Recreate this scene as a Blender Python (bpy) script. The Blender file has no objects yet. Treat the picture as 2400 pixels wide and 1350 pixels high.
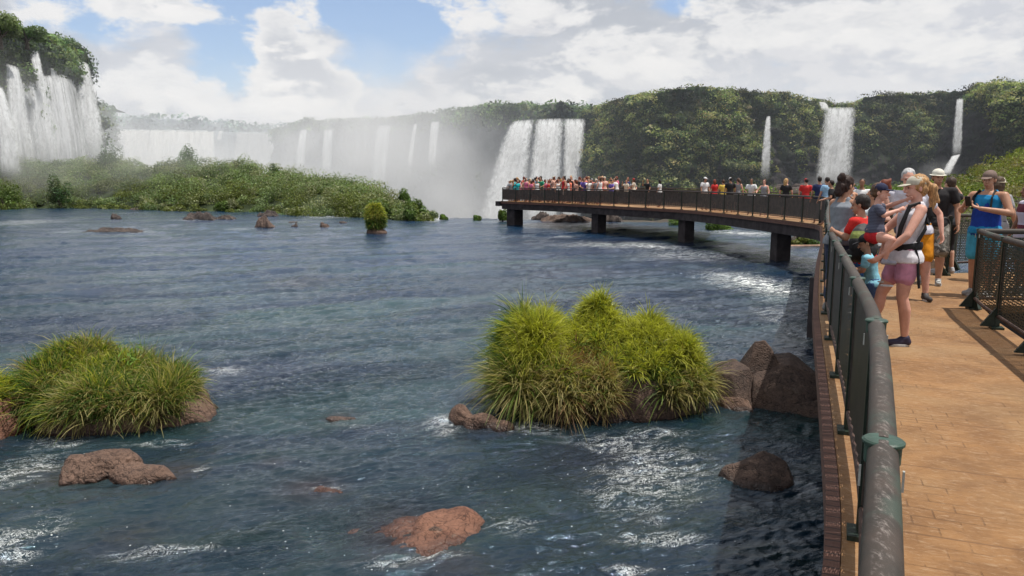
import bpy, bmesh, math, random
import numpy as np
from mathutils import Vector, Matrix
R = math.radians
rng = np.random.default_rng(7)
random.seed(7)
scene = bpy.context.scene
C = scene.collection
MAST = {}
HOR, CAMZ, DECK, F = 420.0, 3.4, 1.78, 1733.0
PITCH = math.atan(255.0/F)

# ------------------------------------------------------------------ helpers
def ray(px, py):
    u = (px-1200.0)/F; v = (675.0-py)/F
    return (u, math.cos(PITCH)+math.sin(PITCH)*v, -math.sin(PITCH)+math.cos(PITCH)*v)
def atY(px, py, Y):
    d = ray(px, py); s = Y/d[1]
    return Vector((d[0]*s, Y, CAMZ+d[2]*s))
def atZ(px, py, z):
    d = ray(px, py); s = (z-CAMZ)/d[2]
    return Vector((d[0]*s, d[1]*s, z))

_perm = np.random.default_rng(11).permutation(256).astype(np.int64)
_perm = np.concatenate([_perm, _perm, _perm])
_g = np.random.default_rng(12).normal(size=(256, 3)); _g /= np.linalg.norm(_g, axis=1)[:, None]
def pnoise(x, y, z):
    x, y, z = np.broadcast_arrays(np.asarray(x, float), np.asarray(y, float), np.asarray(z, float))
    xi, yi, zi = np.floor(x).astype(np.int64), np.floor(y).astype(np.int64), np.floor(z).astype(np.int64)
    xf, yf, zf = x-xi, y-yi, z-zi
    fu, fv, fw = [t*t*t*(t*(t*6-15)+10) for t in (xf, yf, zf)]
    xi &= 255; yi &= 255; zi &= 255
    def gr(dx, dy, dz):
        h = _perm[_perm[_perm[(xi+dx) & 255]+((yi+dy) & 255)]+((zi+dz) & 255)]
        g = _g[h]
        return g[..., 0]*(xf-dx)+g[..., 1]*(yf-dy)+g[..., 2]*(zf-dz)
    l = lambda a, b, t: a+t*(b-a)
    return 1.6*l(l(l(gr(0,0,0), gr(1,0,0), fu), l(gr(0,1,0), gr(1,1,0), fu), fv),
             l(l(gr(0,0,1), gr(1,0,1), fu), l(gr(0,1,1), gr(1,1,1), fu), fv), fw)
def fbm(x, y, z=0.0, o=4, ridge=False):
    s = 0; a = 1.0; t = 0
    for k in range(o):
        n = pnoise(np.asarray(x)*2**k+17.3*k, np.asarray(y)*2**k-9.1*k, np.asarray(z)*2**k+4.7*k)
        if ridge: n = 1-2*np.abs(n)
        s = s+a*n; t += a; a *= .5
    return s/t
def sstep(a, b, x):
    t = np.clip((x-a)/(b-a), 0, 1); return t*t*(3-2*t)

def mesh_np(name, V, Fc, mat=None, cols=None, smooth=True, attrs=None):
    """V (n,3), Fc (m,k) all faces with k corners"""
    V = np.asarray(V, np.float32); Fc = np.asarray(Fc, np.int32)
    me = bpy.data.meshes.new(name)
    n, m, k = len(V), len(Fc), Fc.shape[1]
    me.vertices.add(n); me.vertices.foreach_set('co', V.ravel())
    me.loops.add(m*k); me.loops.foreach_set('vertex_index', Fc.ravel())
    me.polygons.add(m); me.polygons.foreach_set('loop_start', np.arange(0, m*k, k, dtype=np.int32))
    me.update(calc_edges=True)
    if smooth: me.polygons.foreach_set('use_smooth', np.ones(m, bool))
    if cols is not None:
        a = me.color_attributes.new('Col', 'FLOAT_COLOR', 'POINT')
        c = np.ones((n, 4), np.float32); c[:, :3] = cols; a.data.foreach_set('color', c.ravel())
    for an, av in (attrs or {}).items():
        a = me.attributes.new(an, 'FLOAT', 'POINT'); a.data.foreach_set('value', np.asarray(av, np.float32).ravel())
    if mat: me.materials.append(mat)
    me.update()
    return me
def link(name, me, parent=None):
    o = bpy.data.objects.new(name, me); C.objects.link(o)
    if parent: o.parent = parent
    return o
def tag(o, label=None, cat=None, group=None, kind=None):
    for k, v in (('label', label), ('category', cat), ('group', group), ('kind', kind)):
        if v: o[k] = v
    return o
def empty(name, loc=(0,0,0), rz=0, label=None, cat=None, group=None):
    o = bpy.data.objects.new(name, None); C.objects.link(o); o.location = loc; o.rotation_euler = (0,0,rz)
    o.empty_display_size = .2
    return tag(o, label, cat, group)
def grid_faces(nr, nc, closed=False):
    r = np.arange(nr-1)[:, None]; c = np.arange(nc if closed else nc-1)[None, :]
    a = r*nc+c; b = r*nc+(c+1) % nc
    return np.stack([a, b, b+nc, a+nc], -1).reshape(-1, 4)

# ------------------------------------------------------------------ materials
class NT:
    def __init__(s, name, world=False):
        if world:
            s.m = bpy.data.worlds.new(name)
        else:
            s.m = bpy.data.materials.new(name)
        s.m.use_nodes = True; s.t = s.m.node_tree; s.t.nodes.clear()
    def n(s, typ, ins=None, **kw):
        nd = s.t.nodes.new(typ)
        for k, v in kw.items(): setattr(nd, k, v)
        for k, v in (ins or {}).items(): s.put(nd.inputs[k], v)
        return nd
    def put(s, sock, v):
        if isinstance(v, bpy.types.NodeSocket): s.t.links.new(v, sock)
        elif isinstance(v, bpy.types.Node): s.t.links.new(v.outputs[0], sock)
        else: sock.default_value = v
    def math(s, op, a, b=0.0, c=0.0, clamp=False):
        nd = s.n('ShaderNodeMath', operation=op, use_clamp=clamp)
        s.put(nd.inputs[0], a); s.put(nd.inputs[1], b); s.put(nd.inputs[2], c); return nd.outputs[0]
    def mix(s, f, a, b, blend='MIX'):
        nd = s.n('ShaderNodeMix', data_type='RGBA', blend_type=blend)
        s.put(nd.inputs[0], f)
        for i, v in ((6, a), (7, b)):
            if isinstance(v, tuple) and len(v) == 3: v = (*v, 1)
            s.put(nd.inputs[i], v)
        return nd.outputs[2]
    def ss(s, a, b, x, lo=0.0, hi=1.0):
        nd = s.n('ShaderNodeMapRange', interpolation_type='SMOOTHSTEP')
        for i, v in enumerate((x, a, b, lo, hi)): s.put(nd.inputs[i], v)
        return nd.outputs[0]
    def noise(s, vec, scale, detail=4, rough=.5, dist=0.0, typ='FBM'):
        return s.n('ShaderNodeTexNoise', {'Vector': vec, 'Scale': scale, 'Detail': detail, 'Roughness': rough, 'Distortion': dist}, noise_type=typ).outputs[0]
    def mapping(s, vec, scale=(1,1,1), rot=(0,0,0), loc=(0,0,0)):
        return s.n('ShaderNodeMapping', {'Vector': vec, 'Scale': scale, 'Rotation': rot, 'Location': loc}).outputs[0]
    def coord(s, which='Object'): return s.n('ShaderNodeTexCoord').outputs[which]
    def pos(s): return s.n('ShaderNodeNewGeometry').outputs['Position']
    def attr(s, name): return s.n('ShaderNodeAttribute', attribute_name=name)
    def bump(s, h, strength=.5, dist=.05, normal=None):
        i = {'Height': h, 'Strength': strength, 'Distance': dist}
        if normal: i['Normal'] = normal
        return s.n('ShaderNodeBump', i).outputs[0]
    def out(s, surf=None, vol=None):
        o = s.n('ShaderNodeOutputMaterial')
        if surf: s.put(o.inputs[0], surf)
        if vol: s.put(o.inputs[1], vol)
        return s.m
    def bsdf(s, col, rough=.6, normal=None, **kw):
        i = {'Base Color': (*col, 1) if isinstance(col, tuple) and len(col) == 3 else col, 'Roughness': rough}
        if normal: i['Normal'] = normal
        i.update({k.replace('_', ' '): v for k, v in kw.items()})
        return s.n('ShaderNodeBsdfPrincipled', i)

def plain(name, col, rough=.6, var=.12, scale=8.0, bump=.15, metallic=0.0, obj=True):
    t = NT(name)
    v = t.coord('Object') if obj else t.pos()
    n = t.noise(v, scale, 5, .6)
    c = t.mix(t.ss(.3, .7, n), tuple(x*(1-var) for x in col), tuple(min(1, x*(1+var)) for x in col))
    return t.out(t.bsdf(c, rough, t.bump(n, bump, .02), Metallic=metallic, Specular_IOR_Level=.3))

def rock_mat(name, c1, c2, scale=2.0, wet=.12):
    t = NT(name)
    p = t.pos(); v = t.coord('Object')
    n1 = t.noise(v, scale, 8, .65); n2 = t.noise(v, scale*9, 6, .7)
    vo = t.n('ShaderNodeTexVoronoi', {'Vector': v, 'Scale': scale*22}, feature='F1').outputs[0]
    c = t.mix(t.ss(.3, .7, n1), c1, c2)
    c = t.mix(t.math('MULTIPLY', t.ss(.35, .7, n2), .5), c, tuple(min(1, x*1.6) for x in c2))
    c = t.mix(t.math('MULTIPLY', t.ss(.3, .12, vo), .5), c, tuple(x*.3 for x in c1))
    z = t.n('ShaderNodeSeparateXYZ', {0: p}).outputs[2]
    zz = t.math('ADD', z, t.math('MULTIPLY', t.math('SUBTRACT', n1, .5), .15))
    w = t.ss(.02, wet, zz)   # 0 = wet
    c = t.mix(w, t.mix(1.0, c, (.38, .34, .34), 'MULTIPLY'), c)
    ck = t.n('ShaderNodeTexVoronoi', {'Vector': t.mapping(t.n('ShaderNodeVectorMath', {0: v, 1: t.n('ShaderNodeTexNoise', {'Vector': v, 'Scale': scale*2}).outputs['Color']}, operation='ADD').outputs[0], scale=(1, 1, 1.7)), 'Scale': scale*1.9}, feature='DISTANCE_TO_EDGE').outputs[0]
    c = t.mix(t.math('MULTIPLY', t.ss(.035, .0, ck), .75), c, tuple(x*.22 for x in c1))
    lich = t.math('MULTIPLY', t.ss(.62, .70, t.noise(v, scale*3.3, 6, .7)), .35); c = t.mix(lich, c, (.23, .20, .16))
    h = t.math('ADD', t.math('MULTIPLY', n1, 1.5), t.math('ADD', n2, t.math('ADD', t.math('MULTIPLY', vo, .35), t.math('MULTIPLY', t.ss(0, .08, ck), .5))))
    return t.out(t.bsdf(c, t.ss(0, 1, w, .25, .85), t.bump(h, .5, .045), Specular_IOR_Level=.4))

def leaf_mat(name, k=1.0, trans=.35, rough=.5):
    t = NT(name)
    a = t.attr('Col').outputs['Color']
    c = t.mix(1.0, a, (k, k, k), 'MULTIPLY')
    p = t.bsdf(c, rough, Specular_IOR_Level=.25)
    tr = t.n('ShaderNodeBsdfTranslucent', {'Color': t.mix(1.0, c, (1.2, 1.25, .6), 'MULTIPLY')})
    m = t.n('ShaderNodeMixShader', {0: trans, 1: p.outputs[0], 2: tr.outputs[0]})
    return t.out(m.outputs[0])
M_LEAF = leaf_mat('leaf_green')

# ------------------------------------------------------------------ camera, sun, sky
cd = bpy.data.cameras.new('camera'); cam = bpy.data.objects.new('camera', cd); C.objects.link(cam)
cd.sensor_width = 36; cd.lens = 36*F/2400; cd.clip_end = 6000; cd.clip_start = .05
cam.location = (0, 0, CAMZ); cam.rotation_euler = (R(90)-PITCH, 0, 0)
scene.camera = cam
SUN_EL, SUN_AZ = R(72), R(100)      # azimuth clockwise from +Y
sd = Vector((math.sin(SUN_AZ)*math.cos(SUN_EL), math.cos(SUN_AZ)*math.cos(SUN_EL), math.sin(SUN_EL)))
sl = bpy.data.lights.new('sun', 'SUN'); sl.energy = 4.8; sl.angle = R(.53); sl.color = (1, .95, .87)
so = bpy.data.objects.new('sun', sl); C.objects.link(so); so.rotation_euler = sd.to_track_quat('Z', 'Y').to_euler(); so.location = (20, 5, 40)

def make_world():
    t = NT('World', world=True)
    scene.world = t.m
    S = .1
    sky = t.n('ShaderNodeTexSky', sky_type='NISHITA', sun_disc=False, sun_elevation=SUN_EL, sun_rotation=SUN_AZ, air_density=1.0, dust_density=1.2, ozone_density=1.5)
    d = t.coord('Generated')
    sx = t.n('ShaderNodeSeparateXYZ', {0: d}); x, y, z = sx.outputs
    az = t.math('ARCTAN2', x, y); el = t.math('ARCSINE', z)
    # two layers: a wide soft sheet with blue gaps, and bright cumulus heads in front of it
    q = t.n('ShaderNodeCombineXYZ', {0: az, 1: t.math('MULTIPLY', el, 2.0), 2: .37}).outputs[0]
    big = t.noise(q, 2.6, 8, .58, .3)
    mid = t.noise(q, 7.5, 9, .60, .2)
    mid_up = t.noise(t.mapping(q, loc=(-.012, -.030, 0)), 7.5, 9, .60, .2)
    det = t.noise(q, 22, 8, .62, .1)
    def blob(px, py, rx, ry, amp):
        r = ray(px, py); a0 = math.atan2(r[0], r[1]); e0 = math.atan2(r[2], math.hypot(r[0], r[1]))
        aa = t.math('DIVIDE', t.math('SUBTRACT', az, a0), rx/F)
        ee = t.math('DIVIDE', t.math('SUBTRACT', el, e0), ry/F)
        rr = t.math('ADD', t.math('MULTIPLY', aa, aa), t.math('MULTIPLY', ee, ee))
        return t.math('MULTIPLY', t.math('EXPONENT', t.math('MULTIPLY', rr, -1)), amp)
    def add(L, acc):
        for b_ in L: acc = t.math('ADD', acc, blob(*b_))
        return acc
    tex = t.math('ADD', t.math('MULTIPLY', mid, .62), t.math('ADD', t.math('MULTIPLY', big, .18), t.math('MULTIPLY', det, .20)))
    sheet = add(((545, 70, 75, 90, -.46), (520, 20, 140, 40, -.30), (860, 20, 260, 40, -.42), (880, 110, 90, 110, -.30), (1000, 60, 90, 90, -.25), (180, 20, 90, 38, -.40), (250, 70, 60, 40, -.2), (1590, 10, 50, 26, -.34), (460, 200, 60, 40, -.16), (560, 160, 60, 60, -.2), (1150, 20, 40, 60, -.2)), tex)
    m1 = t.ss(.20, .43, sheet)
    lit = t.ss(-.05, .07, t.math('ADD', t.math('SUBTRACT', mid, mid_up), t.math('MULTIPLY', t.math('SUBTRACT', det, .5), .12)))
    grey = t.mix(t.ss(.36, .64, big), (.62, .64, .70), (.46, .49, .55))
    cc = t.mix(t.math('MULTIPLY', lit, .75), grey, (.76, .76, .79))
    cum = add(((670, 40, 85, 30, .34), (650, 110, 42, 40, .40), (715, 150, 60, 42, .40), (770, 200, 80, 46, .36), (700, 215, 90, 50, .30), (620, 260, 150, 30, .24), (60, 40, 40, 30, .3), (130, 30, 40, 30, .25), (390, 20, 110, 34, .32), (300, 170, 120, 60, .14), (450, 180, 90, 60, .14),
               (1680, 25, 70, 34, .30), (1300, 60, 150, 60, .2), (1330, 225, 70, 28, .32), (1850, 70, 150, 60, .2), (2300, 130, 130, 40, .28), (1500, 140, 160, 60, .16), (2100, 40, 200, 40, .18)), t.math('MULTIPLY', t.math('SUBTRACT', tex, .5), 2.1))
    m2 = t.ss(.06, .23, cum)
    c2 = t.mix(lit, (.58, .60, .65), (.90, .89, .89))
    c2 = t.mix(t.ss(.16, .50, cum), (.84, .84, .85), c2)
    S1 = lambda c_: t.mix(1.0, c_, (1/S, 1/S, 1/S), 'MULTIPLY')
    hz = t.ss(.16, .0, el)
    base = t.mix(t.math('ADD', .12, t.math('MULTIPLY', hz, .6)), t.mix(1.0, sky.outputs[0], (1.15, 1.32, 1.55), 'MULTIPLY'), (6.6, 7.1, 7.9))
    col = t.mix(m1, base, S1(cc))
    col = t.mix(m2, col, S1(c2))
    col = t.mix(t.math('MULTIPLY', t.ss(.10, .0, el), .55), col, (7.3, 7.5, 7.9))
    bg = t.n('ShaderNodeBackground', {0: col, 1: S})
    o = t.n('ShaderNodeOutputWorld', {0: bg.outputs[0]})
    scene.world.cycles.sampling_method = 'MANUAL'; scene.world.cycles.sample_map_resolution = 512
make_world()
scene.view_settings.view_transform = 'Standard'; scene.view_settings.look = 'None'; scene.view_settings.exposure = 0; scene.view_settings.gamma = 1
scene.cycles.max_bounces = 6; scene.cycles.diffuse_bounces = 2; scene.cycles.glossy_bounces = 2; scene.cycles.transmission_bounces = 4
scene.cycles.volume_bounces = 1; scene.cycles.transparent_max_bounces = 24; scene.cycles.caustics_reflective = False; scene.cycles.caustics_refractive = False
scene.cycles.use_adaptive_sampling = True; scene.cycles.adaptive_threshold = .02
scene.cycles.use_denoising = True
scene.cycles.sample_clamp_indirect = 6
# ------------------------------------------------------------------ river water
def wblob(px, py, rx, ry, amp):
    c = atZ(px, py, 0); r = atZ(px+rx, py, 0); u = atZ(px, py-ry, 0)
    return (c.x, c.y, max(.05, r.x-c.x), max(.05, u.y-c.y), amp)
FOAM = [wblob(*b) for b in (
    (1830, 680, 110, 30, 1.0), (1700, 650, 90, 18, .65), (1600, 600, 150, 14, .65), (1400, 575, 130, 8, .75), (1320, 556, 30, 4, .8), (1540, 578, 60, 6, .8),
    (1200, 555, 90, 6, .4), (1880, 790, 60, 40, .45), (1830, 740, 80, 20, .5),
    (1540, 1090, 130, 60, .62), (1250, 1010, 70, 14, .75), (1400, 1040, 90, 18, .45), (1560, 1020, 90, 10, .6), (1040, 1000, 45, 26, .9), (1180, 1000, 30, 14, .6),
    (1480, 1170, 130, 60, .5), (1560, 1272, 110, 16, .8), (1480, 1340, 60, 12, .9), (1200, 1240, 90, 25, .5), (1750, 1110, 60, 20, .4),
    (40, 1280, 90, 70, .75), (50, 1110, 80, 40, .75), (140, 1040, 70, 20, .6), (380, 1045, 120, 10, .5), (230, 1100, 60, 8, .45), (470, 1110, 30, 12, .6), (430, 1290, 120, 14, .5), (330, 1310, 110, 18, .45),
    (530, 872, 60, 12, .7), (1010, 905, 40, 6, .3), (770, 1150, 50, 8, .5), (820, 1000, 60, 14, .35), (1030, 1310, 100, 12, .5), (900, 1330, 90, 16, .45),
    (50, 522, 110, 10, .62), (150, 545, 60, 4, .6), (330, 545, 60, 4, .5), (560, 537, 50, 4, .6), (450, 516, 60, 5, .5), (700, 520, 110, 6, .45), (780, 508, 80, 4, .8), (560, 492, 70, 3, .85), (950, 515, 60, 3, .7), (1025, 514, 22, 6, 1.3),
    (1150, 520, 60, 4, .5), (300, 500, 40, 3, .4), (1700, 545, 60, 6, .8), (1780, 550, 60, 6, .9), (1610, 545, 30, 4, .6))]
BROWN = [wblob(*b) for b in ((930, 1250, 100, 60, 1.0), (735, 1148, 75, 24, .95), (800, 988, 50, 16, .8), (300, 1260, 80, 40, .45), (150, 1120, 160, 30, .55), (420, 1110, 60, 20, .8), (1060, 1330, 90, 30, .6),
    (1390, 1100, 160, 60, .28), (1180, 1010, 70, 14, .5), (700, 665, 90, 12, .35), (640, 1090, 40, 14, .5), (1700, 600, 200, 22, .35), (1450, 570, 250, 12, .3))]
def blobs(L, X, Y):
    s = np.zeros_like(X)
    for (cx, cy, rx, ry, a) in L:
        s = s+a*np.exp(-((X-cx)/rx)**2-((Y-cy)/ry)**2)
    return s
BRINK = [(-140, 90), (-40, 88), (-28, 84), (-5, 66), (6, 60), (14, 60), (30, 62), (60, 66), (140, 80)]
def brinkY(X):
    b = np.array(BRINK); return np.interp(X, b[:, 0], b[:, 1])
def water_h(X, Y):
    d = np.hypot(X, Y)
    # flow runs roughly from the right foreground to the far left
    fx, fy = X*.93+Y*.37, -X*.37+Y*.93
    amp = np.clip(d/9, .8, 2.6)
    h = .055*amp*fbm(fx*.42+.6*pnoise(X*.3, Y*.3, 2), fy*.85, .3, 3)
    h += .045*fbm(fx*1.5, fy*2.9+1.2*pnoise(X*.8, Y*.8, 5), 2.1, 3, ridge=True)
    k = np.clip((26-d)/14, 0, 1)
    h += .018*k*fbm(fx*6+1.5*pnoise(X*2, Y*2, 1), fy*8.5, 4.1, 3, ridge=True)
    f = np.clip(blobs(FOAM, X, Y), 0, 1.2)
    h += f*.09*fbm(fx*2.4, fy*3.4, 6.2, 4)
    return h
def build_water():
    NC, NR = 560, 640
    t = np.linspace(0, 1, NR)
    # rows from just under the walkway to the brink: spacing grows with distance
    Yr = np.concatenate([[-6, -2, 1, 3], 4.3*np.exp(np.linspace(0, math.log(1), 1)), ])
    a = np.linspace(math.atan(3.4/4.4), math.atan(3.4/92.0), NR)
    Yr = np.concatenate([[-12, -4, 1.0], 3.4/np.tan(a)])
    s = np.linspace(-1, 1, NC)
    U, YY = np.meshgrid(s, Yr)
    W = np.where(YY < 4.4, 5.5, YY*.98+1.2)
    W = np.maximum(W, 5.5)
    X = U*W
    b = brinkY(X)
    over = YY-b
    Y = np.where(over > 0, b+np.minimum(over, 6)*.35, YY)
    Z = water_h(X, Y)-np.clip(over, 0, None)**1.2*.9
    foam = blobs(FOAM, X, Y)+np.clip(over*.4, 0, 1)
    V = np.stack([X, Y, Z], -1).reshape(-1, 3)
    me = mesh_np('river_water', V, grid_faces(*X.shape), attrs={'foam': np.clip(foam, 0, 1.6).ravel(), 'brown': np.clip(blobs(BROWN, X, Y), 0, 1).ravel()})
    t = NT('water')
    p = t.pos()
    fl = t.mapping(p, rot=(0, 0, R(-22)), scale=(1, 1, 1))
    foam = t.attr('foam').outputs['Fac']; brown = t.attr('brown').outputs['Fac']
    st = t.mapping(fl, scale=(.55, 1.35, 1))
    n_big = t.noise(t.mapping(fl, scale=(.14, .42, 1)), 1.0, 5, .6, .6)
    n_mid = t.noise(st, 1.6, 6, .62, .8)
    n_fine = t.noise(st, 7.0, 6, .66, .6)
    n_xf = t.noise(st, 26.0, 4, .6, .3)
    depth = t.n('ShaderNodeVectorMath', {0: p}, operation='LENGTH').outputs['Value']
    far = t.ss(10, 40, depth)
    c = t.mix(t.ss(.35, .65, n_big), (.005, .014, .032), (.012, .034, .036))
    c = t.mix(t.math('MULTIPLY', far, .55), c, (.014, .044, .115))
    c = t.mix(t.math('MULTIPLY', t.ss(.5, .72, n_mid), .4), c, (.018, .030, .020))
    c = t.mix(t.math('MULTIPLY', brown, t.ss(.25, .6, n_mid, .55, 1.0)), c, (.050, .027, .020))
    c = t.mix(t.math('MULTIPLY', t.ss(.52, .68, t.noise(t.mapping(fl, scale=(.05, .28, 1)), 1.5, 5, .6, 1.0)), .8), c, (.024, .060, .062))
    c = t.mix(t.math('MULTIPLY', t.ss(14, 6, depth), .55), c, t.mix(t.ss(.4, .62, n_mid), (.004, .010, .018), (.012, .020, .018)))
    # foam: thresholded streaky noise, stronger where the foam field is high
    f_n = t.noise(t.mapping(fl, scale=(.55, 1.9, 1)), 3.6, 10, .78, 1.4)
    lace = t.noise(t.mapping(fl, scale=(1, 1.5, 1)), 9.0, 7, .75, 2.2)
    lr = t.math('ABSOLUTE', t.math('SUBTRACT', lace, .5))
    thr = t.math('SUBTRACT', .84, t.math('MULTIPLY', t.math('MINIMUM', foam, 1.05), .34))
    f1 = t.ss(0.0, .09, t.math('SUBTRACT', f_n, thr))
    f2 = t.math('MULTIPLY', t.ss(.030, .004, lr), t.ss(.08, .62, t.math('MULTIPLY', foam, t.ss(.38, .60, f_n))))
    # bubbles, and sparkles of light painted on as white flecks
    vo = t.n('ShaderNodeTexVoronoi', {'Vector': t.mapping(fl, scale=(1, 1.6, 1)), 'Scale': 17.0}, feature='F1')
    pick = t.n('ShaderNodeSeparateXYZ', {0: vo.outputs['Color']}).outputs[0]
    patch = t.ss(.50, .68, t.noise(st, .9, 5, .65, .5))
    gate = t.math('ADD', t.math('MULTIPLY', patch, .30), t.math('MULTIPLY', foam, .45))
    f3 = t.math('MULTIPLY', t.ss(.20, .10, t.math('ADD', vo.outputs[0], t.math('MULTIPLY', t.n('ShaderNodeSeparateXYZ', {0: vo.outputs['Color']}).outputs[1], .09))), t.math('LESS_THAN', pick, gate))
    crest = t.math('MULTIPLY', t.ss(.66, .76, n_fine), t.ss(.52, .66, n_mid))
    fm = t.math('MAXIMUM', t.math('MAXIMUM', f1, f2), t.math('MAXIMUM', t.math('MULTIPLY', f3, .8), t.math('MULTIPLY', crest, .35)), clamp=True)
    h = t.math('ADD', t.math('MULTIPLY', n_mid, .55), t.math('ADD', t.math('MULTIPLY', n_fine, .30), t.math('MULTIPLY', n_xf, .09)))
    slick = t.ss(.44, .64, t.noise(t.mapping(fl, scale=(.10, .50, 1)), 1.3, 4, .6, .8), .28, 1.0)
    fs = t.noise(t.mapping(fl, scale=(.30, 3.2, 1)), 1.5, 5, .62, 1.3)
    h = t.math('ADD', h, t.math('MULTIPLY', fs, .35))
    b = t.bump(h, t.math('MULTIPLY', slick, t.ss(8, 50, depth, .90, .55)), .36)
    col = t.mix(fm, c, (.80, .82, .80))
    w = t.bsdf(col, t.math('ADD', t.math('ADD', .05, t.math('MULTIPLY', far, .10)), t.math('MULTIPLY', fm, .6), clamp=True), b, IOR=1.55, Specular_IOR_Level=.5, Specular_Tint=(.60, .79, 1.0, 1))
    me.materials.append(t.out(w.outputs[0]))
    tag(link('river_water', me), 'dark blue rippled river sliding past rocks toward the brink', kind='structure')
build_water()

# lower gorge: one sheet far below, out to the horizon
def build_gorge():
    t = NT('gorge_water')
    p = t.pos(); n = t.noise(t.mapping(p, scale=(1, .4, 1)), .12, 8, .65, .5)
    c = t.mix(t.ss(.45, .6, n), (.10, .13, .13), (.6, .62, .62))
    m = t.out(t.bsdf(c, .5, t.bump(n, .5, 1.0)))
    xs = np.linspace(-2600, 2600, 60); ys = np.linspace(-300, 3200, 60)
    X, Y = np.meshgrid(xs, ys)
    me = mesh_np('gorge_water', np.stack([X, Y, np.full_like(X, -30.0)], -1).reshape(-1, 3), grid_faces(60, 60), m)
    tag(link('gorge_water', me), 'white water churning at the foot of the falls', kind='structure')
build_gorge()

# ------------------------------------------------------------------ cliffs and forest
def cliff_mat(name, rock, green, haze=0.0, hazecol=(.42, .46, .52)):
    t = NT(name)
    p = t.pos()
    n = t.noise(t.mapping(p, scale=(1, 1, .35)), .35, 8, .65)
    n2 = t.noise(p, 1.1, 6, .7)
    st = t.noise(t.mapping(p, scale=(1, 1, .12)), .9, 5, .6)
    c = t.mix(t.ss(.4, .65, n), rock, tuple(x*.45 for x in rock))
    c = t.mix(t.math('MULTIPLY', t.ss(.5, .65, n2), .5), c, green)
    c = t.mix(t.ss(.55, .75, st), c, tuple(x*1.5 for x in rock))
    gr = t.attr('green').outputs['Fac']
    g2 = t.mix(t.ss(.35, .7, n2), tuple(x*.5 for x in green), green)
    c = t.mix(gr, c, g2)
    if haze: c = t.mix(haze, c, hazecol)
    return t.out(t.bsdf(c, .85, t.bump(t.math('ADD', n2, n), .9, 1.2), Specular_IOR_Level=.15))

def leaves_mesh(name, P, N, size, col, mat=M_LEAF, aspect=1.0, bend=.0, per=1):
    """one quad per point: P centres, N normals, size (n,), col (n,3)"""
    n = len(P)
    r = rng.normal(size=(n, 3)); T = np.cross(N, r); T /= np.linalg.norm(T, axis=1)[:, None]+1e-9
    B = np.cross(N, T)
    s = size[:, None]
    a = s*aspect
    V = np.stack([P-T*s*.5, P-B*a*.28+N*s*.05, P+T*s*.5, P+B*a*.28+N*s*.05], 1).reshape(-1, 3)
    Fc = np.arange(n*4).reshape(-1, 4)
    return mesh_np(name, V, Fc, mat, cols=np.repeat(col, 4, 0), smooth=False)

def greens(n, palette, w=None, jit=.25):
    pal = np.array(palette); i = rng.choice(len(pal), n, p=w)
    return pal[i]*(1+jit*rng.normal(size=(n, 1)).clip(-2, 2))*(1+.08*rng.normal(size=(n, 3)))

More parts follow.
